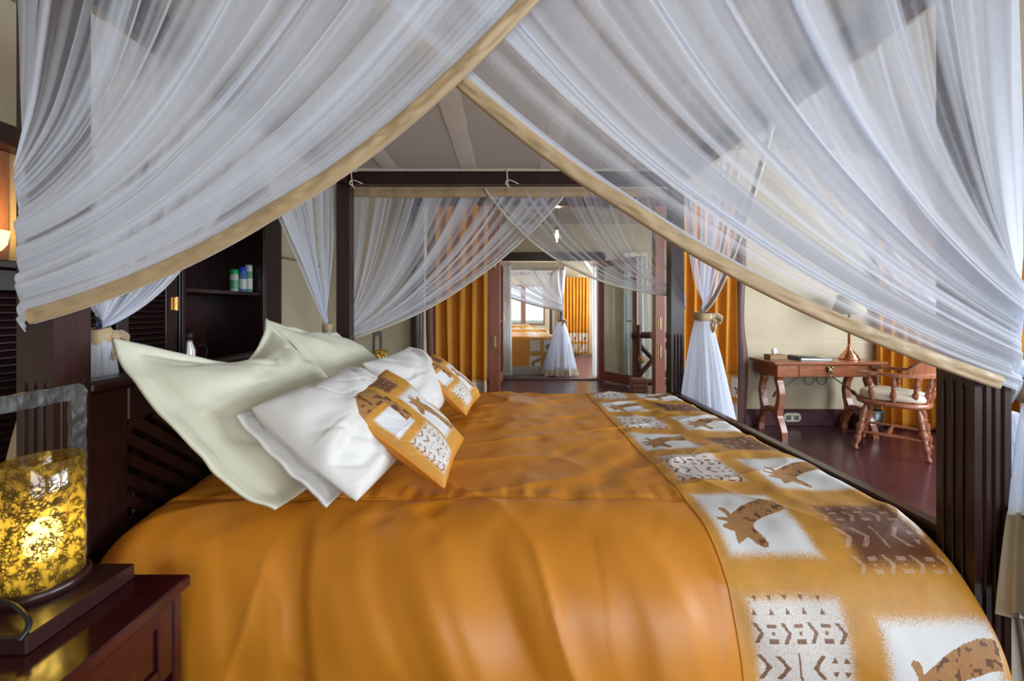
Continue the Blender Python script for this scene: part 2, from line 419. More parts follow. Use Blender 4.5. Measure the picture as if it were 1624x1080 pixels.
# ------------------------------------------------------------------ passage, door front, far room
struct('wall_passage', join(box(-1.1, -1.04, 4.55, 7.3, 0, 2.9, 0)), 'canvas')
struct('ceiling_passage', join(box(-1.2, 4.2, 4.56, 7.30, 2.78, 2.84, 0)), 'tent_roof')
struct('wall_far_front', join(box(-2.6, -.09, 7.32, 7.40, 0, 2.9, 0), box(1.60, 4.2, 7.32, 7.40, 0, 2.9, 0), box(-.09, 1.60, 7.32, 7.40, 2.26, 2.9, 0)), 'canvas')
struct('trim_7', box(-.20, 1.72, 7.24, 7.34, 2.12, 2.27, .008), 'dark_wood')
struct('trim_8', box(-.09, 1.60, 7.28, 7.42, -.02, .022, .006), 'baseboard_wood')
struct('trim_9', box(-.19, -.09, 7.27, 7.42, 0, 2.12, .006), 'door_wood')
struct('trim_10', box(1.60, 1.69, 7.27, 7.42, 0, 2.12, .006), 'door_wood')
def door(name, hx, hy, ang, w, h, flip=False):
    d = sthing(name, (hx, hy, 0)); c, s = math.cos(ang), math.sin(ang)
    M = Matrix(((c, -s, 0, hx), (s, c, 0, hy), (0, 0, 1, 0), (0, 0, 0, 1)))
    def p(nm, g, mat, par=d, sm=False): return part(nm, xf(g, M), mat, par, sm)
    p('stile', box(0, .09, -.022, .022, .03, h), 'door_wood'); p('stile', box(w-.09, w, -.022, .022, .03, h), 'door_wood')
    p('rail', box(.09, w-.09, -.021, .021, .03, .19), 'door_wood'); p('rail', box(.09, w-.09, -.021, .021, h-.10, h), 'door_wood')
    p('pane', box(.085, w-.085, -.004, .004, .18, h-.09, 0), 'glass')
    hd = p('handle', join(box(w-.058, w-.032, -.030, .030, .92, 1.14, .003), tube([(w-.045, -.03, 1.07), (w-.045, -.065, 1.07), (w-.16, -.065, 1.07)], .009), tube([(w-.045, .03, 1.07), (w-.045, .065, 1.07), (w-.16, .065, 1.07)], .009)), 'antique_brass')
    for z in (.30, 1.05, 1.85): p('hinge', join(box(-.012, .04, .0215, .027, z, z+.12, .001), tube([(0, .026, z), (0, .026, z+.12)], .008)), 'antique_brass')
    return d
door('door_1', 1.63, 7.20, math.atan2(-.66, .42), .80, 2.10)
door('door_2', -.10, 7.22, math.radians(-96), .82, 2.10)
dh = sthing('door_3', (1.60, 4.34, 0))
for z in (.75, 1.05): part('hinge', join(box(1.585, 1.625, 4.335, 4.341, z, z+.13, .001), tube([(1.605, 4.334, z), (1.605, 4.334, z+.13)], .008)), 'antique_brass', dh)
for z in (.86, 1.70): part('hinge', join(box(-.165, -.125, 4.354, 4.360, z, z+.12, .001), tube([(-.145, 4.352, z), (-.145, 4.352, z+.12)], .008)), 'antique_brass', dh)
# far room shell
struct('wall_far_back', join(box(-2.6, -.35, 11.7, 11.76, 0, 2.9, 0), box(1.05, 2.9, 11.7, 11.76, 0, 2.9, 0), box(-.35, 1.05, 11.7, 11.76, 0, .80, 0), box(-.35, 1.05, 11.7, 11.76, 1.95, 2.9, 0)), 'canvas')
struct('wall_far_left', box(-2.66, -2.6, 7.4, 11.7, 0, 2.9, 0), 'canvas')
window_wall('wall_far_right', 'x', 2.80, 7.4, 11.7, [(7.7, 10.8)], .75, 2.25, 2.9, 'canvas_light')
struct('ceiling_far', box(-2.7, 2.9, 7.40, 11.8, 2.9, 2.96, 0), 'canvas_light')
w5 = sthing('window_5', (.35, 11.7, .8))
for x0, x1, z0, z1, nm in ((-.35, 1.05, .80, .86, 'sill'), (-.35, 1.05, 1.9, 1.95, 'head'), (.36, .50, .86, 1.9, 'mullion'), (-.35, -.29, .86, 1.9, 'jamb'), (1.0, 1.05, .86, 1.9, 'jamb')):
    part(nm, box(x0, x1, 11.68, 11.74, z0, z1), 'pale_pole_wood', w5)
gnd = struct('ground_outside', box(-40, 40, 14, 60, -.5, -.4, 0), 'ground_earth')
# white timber truss leg beside the far curtain
tr_ = thing('timber_brace', 'white painted roof brace beside the orange curtain in the far room', 'brace', (2.35, 10.6, 0))
part('upright', box(2.28, 2.38, 10.55, 10.65, 0, 2.9), 'white_paint', tr_)
part('strut', xf(box(-.04, .04, -.04, .04, 0, .95), Matrix.Translation((2.30, 10.6, 2.05)) @ Matrix.Rotation(math.radians(-35), 4, 'Y')), 'white_paint', tr_)

# ------------------------------------------------------------------ printed pattern
def inpoly(x, y, poly):
    r = np.zeros(x.shape, bool); n = len(poly); j = n-1
    for i in range(n):
        xi, yi = poly[i]; xj, yj = poly[j]
        c = ((yi > y) != (yj > y)) & (x < (xj-xi)*(y-yi)/(yj-yi+1e-12)+xi); r ^= c; j = i
    return r
GIR = [(905, 828), (880, 800), (843, 793), (838, 803), (868, 824), (884, 845), (850, 846), (814, 843), (812, 856), (850, 862), (882, 868), (840, 880), (834, 892), (870, 902), (902, 906), (905, 935), (914, 950), (945, 938), (975, 925), (1020, 950), (1060, 962), (1084, 961), (1086, 945), (1060, 920), (1028, 896), (1022, 878), (1040, 862), (1090, 846), (1150, 836), (1215, 820), (1245, 812), (1222, 790), (1205, 760), (1188, 743), (1120, 750), (1060, 762), (990, 786), (940, 810)]
GIR = [((x-660-(y-690)*.525)/(500+(y-690)*.28)*.98, (1000-y)/310) for x, y in GIR]
def soft_box(x, y, x0, x1, y0, y1, w):
    d = np.minimum(np.minimum(x-x0, x1-x), np.minimum(y-y0, y1-y)); return np.clip(d/w+.0, 0, 1)
def chev(x, y, w, h, th, sgn):       # > or <
    xx = x*sgn; return (np.abs(y) < h/2) & (np.abs(xx-(w/2-np.abs(y)/(h/2)*w)) < th)
def bars(x, y, w, h):
    r = (np.abs(x) < w/2) & (np.abs(y) < h/2) & (np.abs(y) > h*.24); r |= (np.abs(x) < w*.2) & (np.abs(y) < h*.09); return r
def tri(x, y, s, up): yy = y*(1 if up else -1); return (yy > -s/2) & (np.abs(x) < (s/2-yy)*.6)
def marks(u, v):
    """u, v in 0..1 of a patch -> mask of drawn marks"""
    K = np.zeros(u.shape, bool)
    for k in range(5):
        K |= tri(u-(.14+.15*k), v-.92, .055, False); K |= tri(u-(.11+.16*k), v-.82, .06, True)
    for row, vv in ((0, .66), (1, .14)):
        for k in range(7):
            x = u-(.12+.125*k)
            K |= chev(x, v-vv, .055, .16, .022, 1) if k % 2 == 0 else bars(x, v-vv, .085, .15)
    for x0, sg in ((.14, 1), (.30, 1), (.63, -1)): K |= chev(u-x0, v-.40, .09, .20, .026, sg)
    K |= (np.abs(u-.45-(v-.40)*-.06) < .012) & (np.abs(v-.40) < .12)
    for dx, dy, up in ((-.05, .06, True), (.05, .06, True), (-.05, -.06, False), (.05, -.06, False)): K |= tri(u-.82-dx, v-.40-dy, .06, up)
    return K
def patch(kind, u, v, out, m):
    W_, B_, G_, K_, L_, Sp = out
    if kind == 'geo':
        W_[m] = np.maximum(W_, np.clip(soft_box(u, v, -.03, 1.03, -.03, 1.03, .16)*.63, 0, .63))[m]; K_[m] = np.maximum(K_, np.where(marks(u, v), .62, 0))[m]
    elif kind == 'giraffe':
        W_[m] = np.maximum(W_, soft_box(u, v, -.05, 1.05, -.05, 1.05, .26)*1.15)[m]
        g = inpoly(u, v, GIR); G_[m] = np.maximum(G_, np.where(g, 1., 0.))[m]
        sp = (vn(u*30, v*26, 5) > .22) & g & (u > .42); Sp[m] = np.maximum(Sp, np.where(sp, .62, 0))[m]
    elif kind == 'brown':
        B_[m] = np.maximum(B_, soft_box(u, v, .0, 1., .0, 1., .30)*1.1)[m]; L_[m] = np.maximum(L_, np.where(marks(u, v), .52, 0))[m]
def band_print(s, t_, cols, row0, pitch, gap):
    """s across the band (m), t along (m) -> six masks"""
    out = [np.zeros(s.shape) for _ in range(6)]
    for (c0, c1, kinds, *dt) in cols:
        tt = t_-(dt[0] if dt else 0)
        k0 = int(math.floor((t_.min()-row0)/pitch))-1; k1 = int(math.ceil((t_.max()-row0)/pitch))+1
        for k in range(k0, k1+1):
            u = (s-c0)/(c1-c0); v = (tt-(row0+k*pitch+gap/2))/(pitch-gap)
            m = (u > -.05) & (u < 1.05) & (v > -.05) & (v < 1.05)
            if m.any(): patch(kinds[k % len(kinds)], u, v, out, m)
    return out
def put_masks(o, out):
    n = len(o.data.vertices)
    for nm, tri_ in (('p1', out[:3]), ('p2', out[3:])):
        a = o.data.color_attributes.new(nm, 'FLOAT_COLOR', 'POINT')
        d = np.ones((n, 4), np.float32)
        for k in range(3): d[:, k] = tri_[k].ravel()
        a.data.foreach_set('color', d.ravel())

# ------------------------------------------------------------------ the four-poster bed
PW = .09
PX = {-1: (-1.20, -1.11), 1: (1.138, 1.228)}; PY = {0: (1.0, 1.09), 1: (2.86, 2.95)}
bed = thing('four_poster_bed', 'dark mahogany four-poster bed with fluted posts in the foreground', 'bed', (0, 1.98, 0))
def post_geo(x0, x1, y0, y1, ztop):
    prof = []; nper = 28
    for side in range(4):
        for k in range(nper):
            s = k/nper; g = 0
            for c in (.25, .5, .75):
                d = abs(s-c)/.062
                if d < 1: g = max(g, math.sqrt(1-d*d))
            prof.append((side, s, g))
    zs = [(0, 0, .0), (.10, 0, 0), (.11, 1, 0), (1.065, 1, 0), (1.09, 0, 0), (1.30, 0, 0), (ztop-.002, 0, 0), (ztop, 0, .003)]
    V = []; w = x1-x0
    for z, gf, ins in zs:
        for side, s, g in prof:
            d = .0075*g*gf+ins
            # small chamfer on the corners
            a = s*w
            if side == 0: p = (x0+a, y0+d)
            elif side == 1: p = (x1-d, y0+a)
            elif side == 2: p = (x1-a, y1-d)
            else: p = (x0+d, y1-a)
            V.append((p[0], p[1], z))
    n = 4*nper; F = gridF(len(zs), n, True)+[tuple(range(n-1, -1, -1)), tuple((len(zs)-1)*n+k for k in range(n))]
    return V, F
for sx in (-1, 1):
    for sy in (0, 1):
        part('post', post_geo(*PX[sx], *PY[sy], 2.235), 'dark_wood', bed)
part('top_rail', box(-1.11, 1.138, 1.005, 1.085, 2.14, 2.232), 'dark_wood', bed)
part('top_rail', box(-1.11, 1.138, 2.865, 2.945, 2.14, 2.232), 'dark_wood', bed)
part('top_rail', box(-1.195, -1.115, 1.09, 2.86, 2.14, 2.232), 'dark_wood', bed)
part('top_rail', box(1.143, 1.223, 1.09, 2.86, 2.14, 2.232), 'dark_wood', bed)
part('foot_rail', join(box(1.156, 1.190, 1.09, 2.86, .22, .66, .004), box(1.148, 1.196, 1.09, 2.86, .66, .685, .006)), 'dark_wood', bed)
part('side_rail', box(-1.11, 1.138, 1.03, 1.075, .20, .42), 'dark_wood', bed)
part('side_rail', box(-1.11, 1.138, 2.875, 2.92, .20, .42), 'dark_wood', bed)
hb = part('headboard', join(box(-1.185, -1.125, 1.09, 2.86, .20, .52, .004), box(-1.185, -1.125, 1.09, 1.215, .52, 1.035, .004), box(-1.185, -1.125, 2.735, 2.86, .52, 1.035, .004),
    box(-1.185, -1.125, 1.92, 2.03, .52, 1.035, .004), box(-1.185, -1.125, 1.215, 1.92, .935, 1.035, .004), box(-1.185, -1.125, 2.03, 2.735, .935, 1.035, .004),
    box(-1.195, -1.112, 1.09, 2.86, 1.035, 1.07, .012),
    prism([(1.215, .86), (1.215, .936), (1.29, .936), (1.245, .925), (1.225, .90)], 'x', -1.183, -1.127), prism([(2.735, .86), (2.735, .936), (2.66, .936), (2.705, .925), (2.725, .90)], 'x', -1.183, -1.127)), 'dark_wood', bed)
part('back_panel', box(-1.182, -1.172, 1.2, 2.75, .5, .95, 0), 'cabinet_wood', hb)
def clip_diag(c, sgn, y0, y1, z0, z1):
    # line z = sgn*(y)+c ; returns endpoints inside the rectangle
    pts = []
    for yy in (y0, y1):
        zz = sgn*yy+c
        if z0 <= zz <= z1: pts.append((yy, zz))
    for zz in (z0, z1):
        yy = (zz-c)/sgn
        if y0 < yy < y1: pts.append((yy, zz))
    return pts[:2] if len(pts) >= 2 else None
for y0, y1 in ((1.215, 1.92), (2.03, 2.735)):
    for sgn, xx, wd, step in ((-.78, -1.140, .030, .062), (.78, -1.158, .020, .105)):
        c = -3.0
        while c < 4.5:
            q = clip_diag(c, sgn, y0, y1, .52, .935)
            if q and math.dist(*q) > .03:
                (ya, za), (yb, zb) = q
                part('slat', strip_path([(xx, ya, za), (xx, yb, zb)], .014, wd, (1, 0, 0)), 'dark_wood', hb)
            c += step
part('mattress', box(-1.09, 1.10, 1.09, 2.85, .30, .635, .05), 'white_cotton', bed)

# canopy cloth over the top frame
cs = thing('canopy_sheet', 'cream cotton canopy sheet stretched flat over the bed top frame', 'canopy', (0, 1.98, 2.24))
n = 40; X, Y = np.meshgrid(np.linspace(-1.215, 1.245, n), np.linspace(.985, 2.965, n))
Z = 2.243+.0*X-.010*np.sin(PI*(X+1.2)/2.44)*np.sin(PI*(Y-1)/1.95)+.003*vn(X*6, Y*3, 3)
lo = np.stack([X, Y, Z], -1).reshape(-1, 3); up_ = lo+np.array([0, 0, .004])
part('sheet', join((lo, gridF(n, n)), (up_, gridF(n, n))), 'canopy_cotton', cs, True)
for xc in (-.81, -.27, .27, .81):
    m_ = 40; yy = np.linspace(.99, 2.96, m_); V = []
    for k in range(m_):
        zz = 2.2415-.010*math.sin(PI*(xc+1.2)/2.44)*math.sin(PI*(yy[k]-1)/1.95)-.002*abs(float(vn(yy[k]*14, xc*9, 2)))
        for dx in (-.055, 0, .055): V.append((xc+dx+.004*float(vn(yy[k]*9, dx*40, 8)), yy[k], zz-(.002 if dx == 0 else 0)))
    part('seam_band', (V, gridF(m_, 3)), 'canopy_band', cs, True)
# turned-up cloth edge on the rails
part('edge_band', box(-1.20, 1.23, 2.852, 2.858, 2.226, 2.246, .001), 'pale_hem', cs)
part('corner_flap', join(box(-1.125, -1.06, 2.845, 2.855, 2.222, 2.252, .002), xf(box(-.03, .05, -.004, .004, -.02, .03, .002), Matrix.Translation((-1.10, 2.843, 2.235)))), 'pale_hem', cs)
def knot(x, y, z):
    g = tube(spline([(x, y, z+.05), (x-.004, y-.012, z), (x, y-.014, z-.05), (x+.002, y, z-.09)], 5), .0045, 6)
    g2 = tube(spline([(x, y-.018, z-.045), (x+.03, y-.022, z-.052), (x+.075, y-.014, z-.072)], 5), .004, 6)
    g3 = tube(spline([(x, y-.018, z-.045), (x-.014, y-.02, z-.07), (x+.01, y-.014, z-.09), (x+.02, y-.014, z-.10)], 5), .004, 6)
    return join(g, g2, g3)
for x in (-1.085, -.005, .55): part('tie_cord', knot(x, 2.856, 2.205), 'cord_cotton', cs, True)

# ------------------------------------------------------------------ mosquito nets
def net_geo(T0, T1, G, tie, k, kz, spread, nu, nv, seed, nrm, full=2.4, a0=.17, amp=.016, nwrap=8, pf=1.0):
    u0 = np.linspace(0, 1, nu)
    bunch = .016*vn(u0*13, 0, seed)+.007*vn(u0*31, 3, seed)+.0022*vn(u0*80, 7, seed)
    fade = np.clip(np.minimum(u0, 1-u0)*12, 0, 1)
    ue = u0+bunch*fade*2.0
    T0 = np.array(T0); T1 = np.array(T1); G = np.array(G); tie = np.array(tie); nrm = np.array(nrm, float)
    v = np.linspace(0, 1, nv)[:, None]
    vv = v**.9
    Tp = T0+(T1-T0)*ue[:, None]
    g_ = G+np.array([0, 0, 1.])*(spread*(1-u0[:, None])**1.1)
    C = Tp+(g_-Tp)*k; C[:, 2] = g_[:, 2]+(Tp[:, 2]-g_[:, 2])*kz
    s = vv[:, :, None]
    P = (1-s)**2*Tp[None]+2*s*(1-s)*C[None]+s*s*g_[None]
    # pleats: depth along the panel normal
    f = vn(u0*17+3, 0, seed+1)*1.1+vn(u0*41, 0, seed+2)*.5+vn(u0*95, 0, seed+3)*.18
    f = f[None, :]*(.55+.45*np.sin(PI*np.clip(v*.9+.1, 0, 1)))+.5*vn(u0[None, :]*9+0*v, v*2.2, seed+4)
    f = f*np.clip((1-u0)*22, .12, 1)[None, :]
    P = P+nrm*(amp*f)[:, :, None]
    # loose cloth sags a little between folds
    P[:, :, 2] -= .012*np.abs(vn(u0[None, :]*31, v*3, seed+6))*np.sin(PI*v)
    # wrap round the post to the tie point
    if nwrap:
        w = np.linspace(0, 1, nwrap+1)[1:][:, None, None]
        last = P[-1][None]; tgt = (tie+np.array([0, 0, 1.])*(.02*(1-u0[:, None]))+nrm*(.012*vn(u0*60, 0, seed+9))[:, None])[None]
        side = np.array([math.copysign(1, G[0]), 0, 0]) if abs(nrm[1]) > .5 else np.array([0, 0, 0])
        Wp = last*(1-w)+tgt*w+side*(.010*np.sin(PI*w))
        P = np.concatenate([P, Wp], 0)
    # cover of the weave from how far the cloth is gathered
    rest = np.linalg.norm(T1-T0)*full/nu
    tang = np.gradient(P, axis=0); du = np.gradient(P, axis=1)
    tn = tang/np.maximum(np.linalg.norm(tang, axis=2, keepdims=True), 1e-6)
    dperp = du-tn*(du*tn).sum(2, keepdims=True)
    ln = np.linalg.norm(dperp, axis=2)
    ratio = np.clip(rest/np.maximum(ln, 1e-5), .6, 14)
    ratio = ratio*.45+.55*np.median(ratio, axis=1, keepdims=True)
    fold = 1.0+.75*vn(u0*19*pf+v0(P, nv)*1.2, 0, seed+11)+.55*pf**.6*vn(u0*47*pf, 0, seed+12)[None, :]+.42*pf**.6*vn(u0*125, 0, seed+13)[None, :]
    dens = 1-(1-a0)**(ratio*np.clip(fold, .22, 2.4))
    dens = np.clip(dens, .14, .965)
    return P, dens
def v0(P, nv):
    return np.linspace(0, P.shape[0]/nv, P.shape[0])[:, None]
def net_obj(P, dens, parent, name='net'):
    nv, nu = dens.shape
    o = part(name, (P.reshape(-1, 3), gridF(nv, nu)), 'net_white', parent, True)
    a = o.data.attributes.new('dens', 'FLOAT', 'POINT'); a.data.foreach_set('value', dens.astype(np.float32).ravel()); return o
def hem_obj(P, parent, width, nrm, mat='cream_hem', seed=1, i1=None, name='hem', inward=1):
    E = P[:i1, -1]; Q = P[:i1, -6]; n = len(E); V = []; nrm = np.array(nrm, float)
    tg = np.gradient(E, axis=0); tg /= np.maximum(np.linalg.norm(tg, axis=1, keepdims=True), 1e-6)
    L = np.concatenate([[0], np.cumsum(np.linalg.norm(np.diff(E, axis=0), axis=1))])
    wd = np.cross(tg, nrm); wd /= np.maximum(np.linalg.norm(wd, axis=1, keepdims=True), 1e-6)
    ref = E-P[:i1, -30 if P.shape[1] > 60 else 0]
    sg = np.sign((wd*ref).sum(1)); sg[sg == 0] = 1; wd = wd*np.sign(sg.sum())
    m_ = 9
    for i in range(n):
        for j in range(m_):
            a = j/(m_-1); puff = .003*math.sin(PI*a)+.0075*float(vn(L[i]*46+a*3, a*2.5, seed))*math.sin(PI*min(1, a*1.1+.05))
            V.append(E[i]+wd[i]*(width*(a-.62))+nrm*(puff+.009))
        for j in range(m_-1, -1, -1):
            a = j/(m_-1); V.append(E[i]+wd[i]*(width*(a-.62))-nrm*.003)
    return part(name, (np.array(V), gridF(n, 2*m_, True)), mat, parent, True)
def tail_obj(parent, tie, zb, r0, r1, ctr1, hemh, seed, n=120, m_=40, squash=(1, 1), arc=(0, 2*PI), name='net_tail', mat='pale_hem', dens0=.62):
    tie = np.array(tie); c1 = np.array(ctr1); V = []; D = []; a = np.linspace(arc[0], arc[1], n); rows = []
    for i in range(m_):
        s = i/(m_-1); z = tie[2]*(1-s)+zb*s; c = tie[:2]*(1-s)+c1[:2]*s; e = s**.75
        r = r0*(1-e)+r1*e
        pl = 1+(.10+.20*s)*(vn(a*7.3, 0, seed)+.6*vn(a*17, s*1.3, seed+1)+.35*vn(a*37, 0, seed+2))*min(1, s*3+.2)
        rows.append(np.stack([c[0]+r*pl*np.cos(a)*squash[0], c[1]+r*pl*np.sin(a)*squash[1], np.full(n, z)+.02*vn(a*3, 0, seed+5)*s], -1))
        D.append(np.clip(dens0+.30*(1-s)+.22*vn(a*23, 0, seed+3), .25, .96))
    P = np.array(rows); D = np.array(D)
    o = net_obj(P, D, parent, name)
    if hemh:
        k = m_-max(3, int(hemh/(tie[2]-zb)*m_)); H = P[k:].copy(); cen = H.mean(1, keepdims=True)
        d_ = H-cen; d_[:, :, 2] = 0; H = H+d_*.03; H2 = H-d_*.05
        part('tail_hem', join((H.reshape(-1, 3), gridF(H.shape[0], n)), (H2.reshape(-1, 3), gridF(H.shape[0], n))), mat, parent, True)
    return o
def tieback(parent, tie, r, bow=None, seed=0, mat='cream_hem', bs=1.0):
    x, y, z = tie; V = []; n = 28; m_ = 8
    prof = [(-.028, .9), (-.018, 1.08), (0, 1.12), (.018, 1.08), (.028, .9)]
    for dz, q in prof:
        for k in range(n):
            a = 2*PI*k/n; rr = r*q*(1+.05*math.sin(5*a+seed)); V.append((x+rr*math.cos(a), y+rr*math.sin(a), z+dz+.006*math.sin(a+seed)))
    g = [(V, gridF(len(prof), n, True))]
    if bow:
        bx, by = bow
        for e0, e1, ln, dz, wd in ((bx, by, .062, -.020, .050), (bx*.8+by*.3, by*.8-bx*.3, .048, -.075, .040)):
            ln *= bs; wd *= bs; dz *= bs; cx_, cy_ = x+e0*r, y+e1*r
            pts = spline([(cx_, cy_, z+.004), (cx_+e0*ln*.55-e1*.006, cy_+e1*ln*.55+e0*.006, z+.012+dz*.4), (cx_+e0*ln, cy_+e1*ln, z+dz*.7), (cx_+e0*ln*.8+e1*.012, cy_+e1*ln*.8-e0*.012, z+dz*1.1-.012), (cx_+e0*.012, cy_+e1*.012, z+dz*.4-.012)], 6)
            g.append(strip_path(pts, wd, .006, (-e1*.75+.1, e0*.75, .65)))
        g.append(lathe([(0, -.022), (.014, -.018), (.020, 0), (.014, .018), (0, .022)], (x+bx*r*1.05, y+by*r*1.05, z), 12))
    return part('tieback', join(*g), mat, parent, True)
NG = 'mosquito net curtains of the foreground bed'
def net(label, base, T0, T1, G, tie, k, kz, spread, seed, nrm, nu=420, nv=64, full=2.4, a0=.17, amp=.016, hem=None, hem_mat='cream_hem', nwrap=8, tail=None, tb=None, band=None, pf=1.0):
    th = thing('net_curtain', label, 'net curtain', base, NG)
    P, D = net_geo(T0, T1, G, tie, k, kz, spread, nu, nv, seed, nrm, full, a0, amp, nwrap, pf)
    net_obj(P, D, th)
    if hem: hem_obj(P, th, hem, nrm, hem_mat, seed, i1=-(nwrap+3) if nwrap else None)
    if tail: tail_obj(th, tie, **tail)
    if tb: tieback(th, tie, **tb)
    if band: part('top_band', band, 'cream_hem', th, True)
    return th
def wavy_band(x0, x1, y, z0, z1, seed, axis='x'):
    n = 90; V = []
    for zz, off in ((z1, 0), ((z0+z1)/2, .006), (z0, .002), (z0, -.004), (z1, -.004)):
        for i in range(n):
            s = x0+(x1-x0)*i/(n-1); d = .005*float(vn(s*26, zz*9, seed)); e = y-off+d
            V.append((s, e, zz+(.006*float(vn(s*4, 1, seed)) if zz == z0 else 0)) if axis == 'x' else (e, s, zz))
    return V, gridF(5, n)
# near side, left panel (sweeps to the head post) and right panel (sweeps to the foot post)
net('wide white net swept left across the top of the picture, cream hem crossing in front', (-.5, .965, 0), (-1.155, .952, 2.215), (.26, .940, 2.215), (-1.145, .958, 1.235), (-1.225, 1.10, 1.15), .452, .194, .40, 11, (0, -1, 0),
    nu=620, nv=120, full=2.6, a0=.29, amp=.014, hem=.034, tail=dict(zb=.35, r0=.025, r1=.085, ctr1=(-1.27, 1.08), hemh=.70, seed=5, mat='cream_hem'), tb=dict(r=.03))
net('wide white net swept right over the bed foot, hem passing behind the crossing', (.5, .985, 0), (1.195, .984, 2.215), (-.50, .990, 2.215), (1.225, .984, 1.07), (1.285, 1.07, 1.0), .368, .31, .32, 23, (0, -1, 0),
    nu=640, nv=120, full=2.6, a0=.32, amp=.014, hem=.032, hem_mat='cream_hem', tail=dict(zb=.25, r0=.03, r1=.11, ctr1=(1.36, 1.0), hemh=.50, seed=29, dens0=.5))
# far side
net('far net swept left to the head post, in front of the canvas wall', (-.4, 2.975, 0), (-1.215, 2.985, 2.13), (.44, 2.985, 2.13), (-1.20, 2.99, 1.03), (-1.235, 3.02, .97), .40, .26, .10, 31, (0, -1, 0),
    nu=560, nv=60, pf=2.0, full=2.6, a0=.20, amp=.013, hem=.014, hem_mat='pale_hem', nwrap=4, band=wavy_band(-1.11, 1.14, 2.965, 2.075, 2.142, 4), tb=dict(r=.04))
net('far net swept right to the foot post, in front of the glass door', (.6, 2.96, 0), (1.25, 2.962, 2.13), (-.17, 2.962, 2.13), (1.245, 2.962, 1.36), (1.29, 2.99, 1.26), .355, .06, .10, 37, (0, -1, 0),
    nu=560, nv=60, pf=2.0, full=2.1, a0=.12, amp=.013, hem=.016, hem_mat='pale_hem', nwrap=4)
# head side
net('narrow net gathered at the far head post beside the cabinet', (-1.24, 2.5, 0), (-1.225, 2.95, 2.14), (-1.225, 1.80, 2.14), (-1.25, 2.80, 1.16), (-1.25, 2.83, 1.14), .60, .42, .10, 41, (1, 0, 0),
    nu=300, nv=56, full=2.2, a0=.24, amp=.016, nwrap=3, tb=dict(r=.03), tail=dict(zb=.30, r0=.02, r1=.08, ctr1=(-1.27, 2.84), hemh=.3, seed=9))
net('narrow net gathered behind the near head post with a cream tie', (-1.25, 1.2, 0), (-1.225, 1.0, 2.14), (-1.225, 2.02, 2.14), (-1.25, 1.25, 1.20), (-1.25, 1.25, 1.18), .52, .14, .05, 43, (1, 0, 0),
    nu=300, nv=56, full=2.2, a0=.3, amp=.016, nwrap=3, tail=dict(zb=.30, r0=.03, r1=.10, ctr1=(-1.27, 1.26), hemh=.30, seed=14), tb=dict(r=.030, bow=(.75, .65), bs=.6))
# foot side
net('net bunched with a sash bow at the far foot post', (1.3, 2.7, 0), (1.255, 2.95, 2.14), (1.255, 1.95, 2.14), (1.33, 2.80, 1.25), (1.33, 2.80, 1.215), .55, .12, .06, 47, (1, 0, 0),
    nu=320, nv=60, full=2.4, a0=.17, amp=.018, hem=.03, hem_mat='pale_hem', nwrap=3, tail=dict(zb=.06, r0=.04, r1=.21, ctr1=(1.36, 2.80), hemh=.16, seed=17, dens0=.58), tb=dict(r=.055, bow=(.85, -.5)))
net('net bunched at the near foot post, pale hem hanging at the right edge', (1.33, 1.1, 0), (1.232, 1.0, 2.14), (1.240, 2.0, 2.14), (1.31, 1.06, 1.08), (1.30, 1.01, 1.06), .55, .15, .08, 53, (1, 0, 0),
    nu=320, nv=60, full=2.3, a0=.15, amp=.018, nwrap=3, tail=dict(zb=.555, r0=.022, r1=.080, ctr1=(1.235, .925), hemh=.235, seed=19, dens0=.45, squash=(.9, .7)), tb=dict(r=.03))

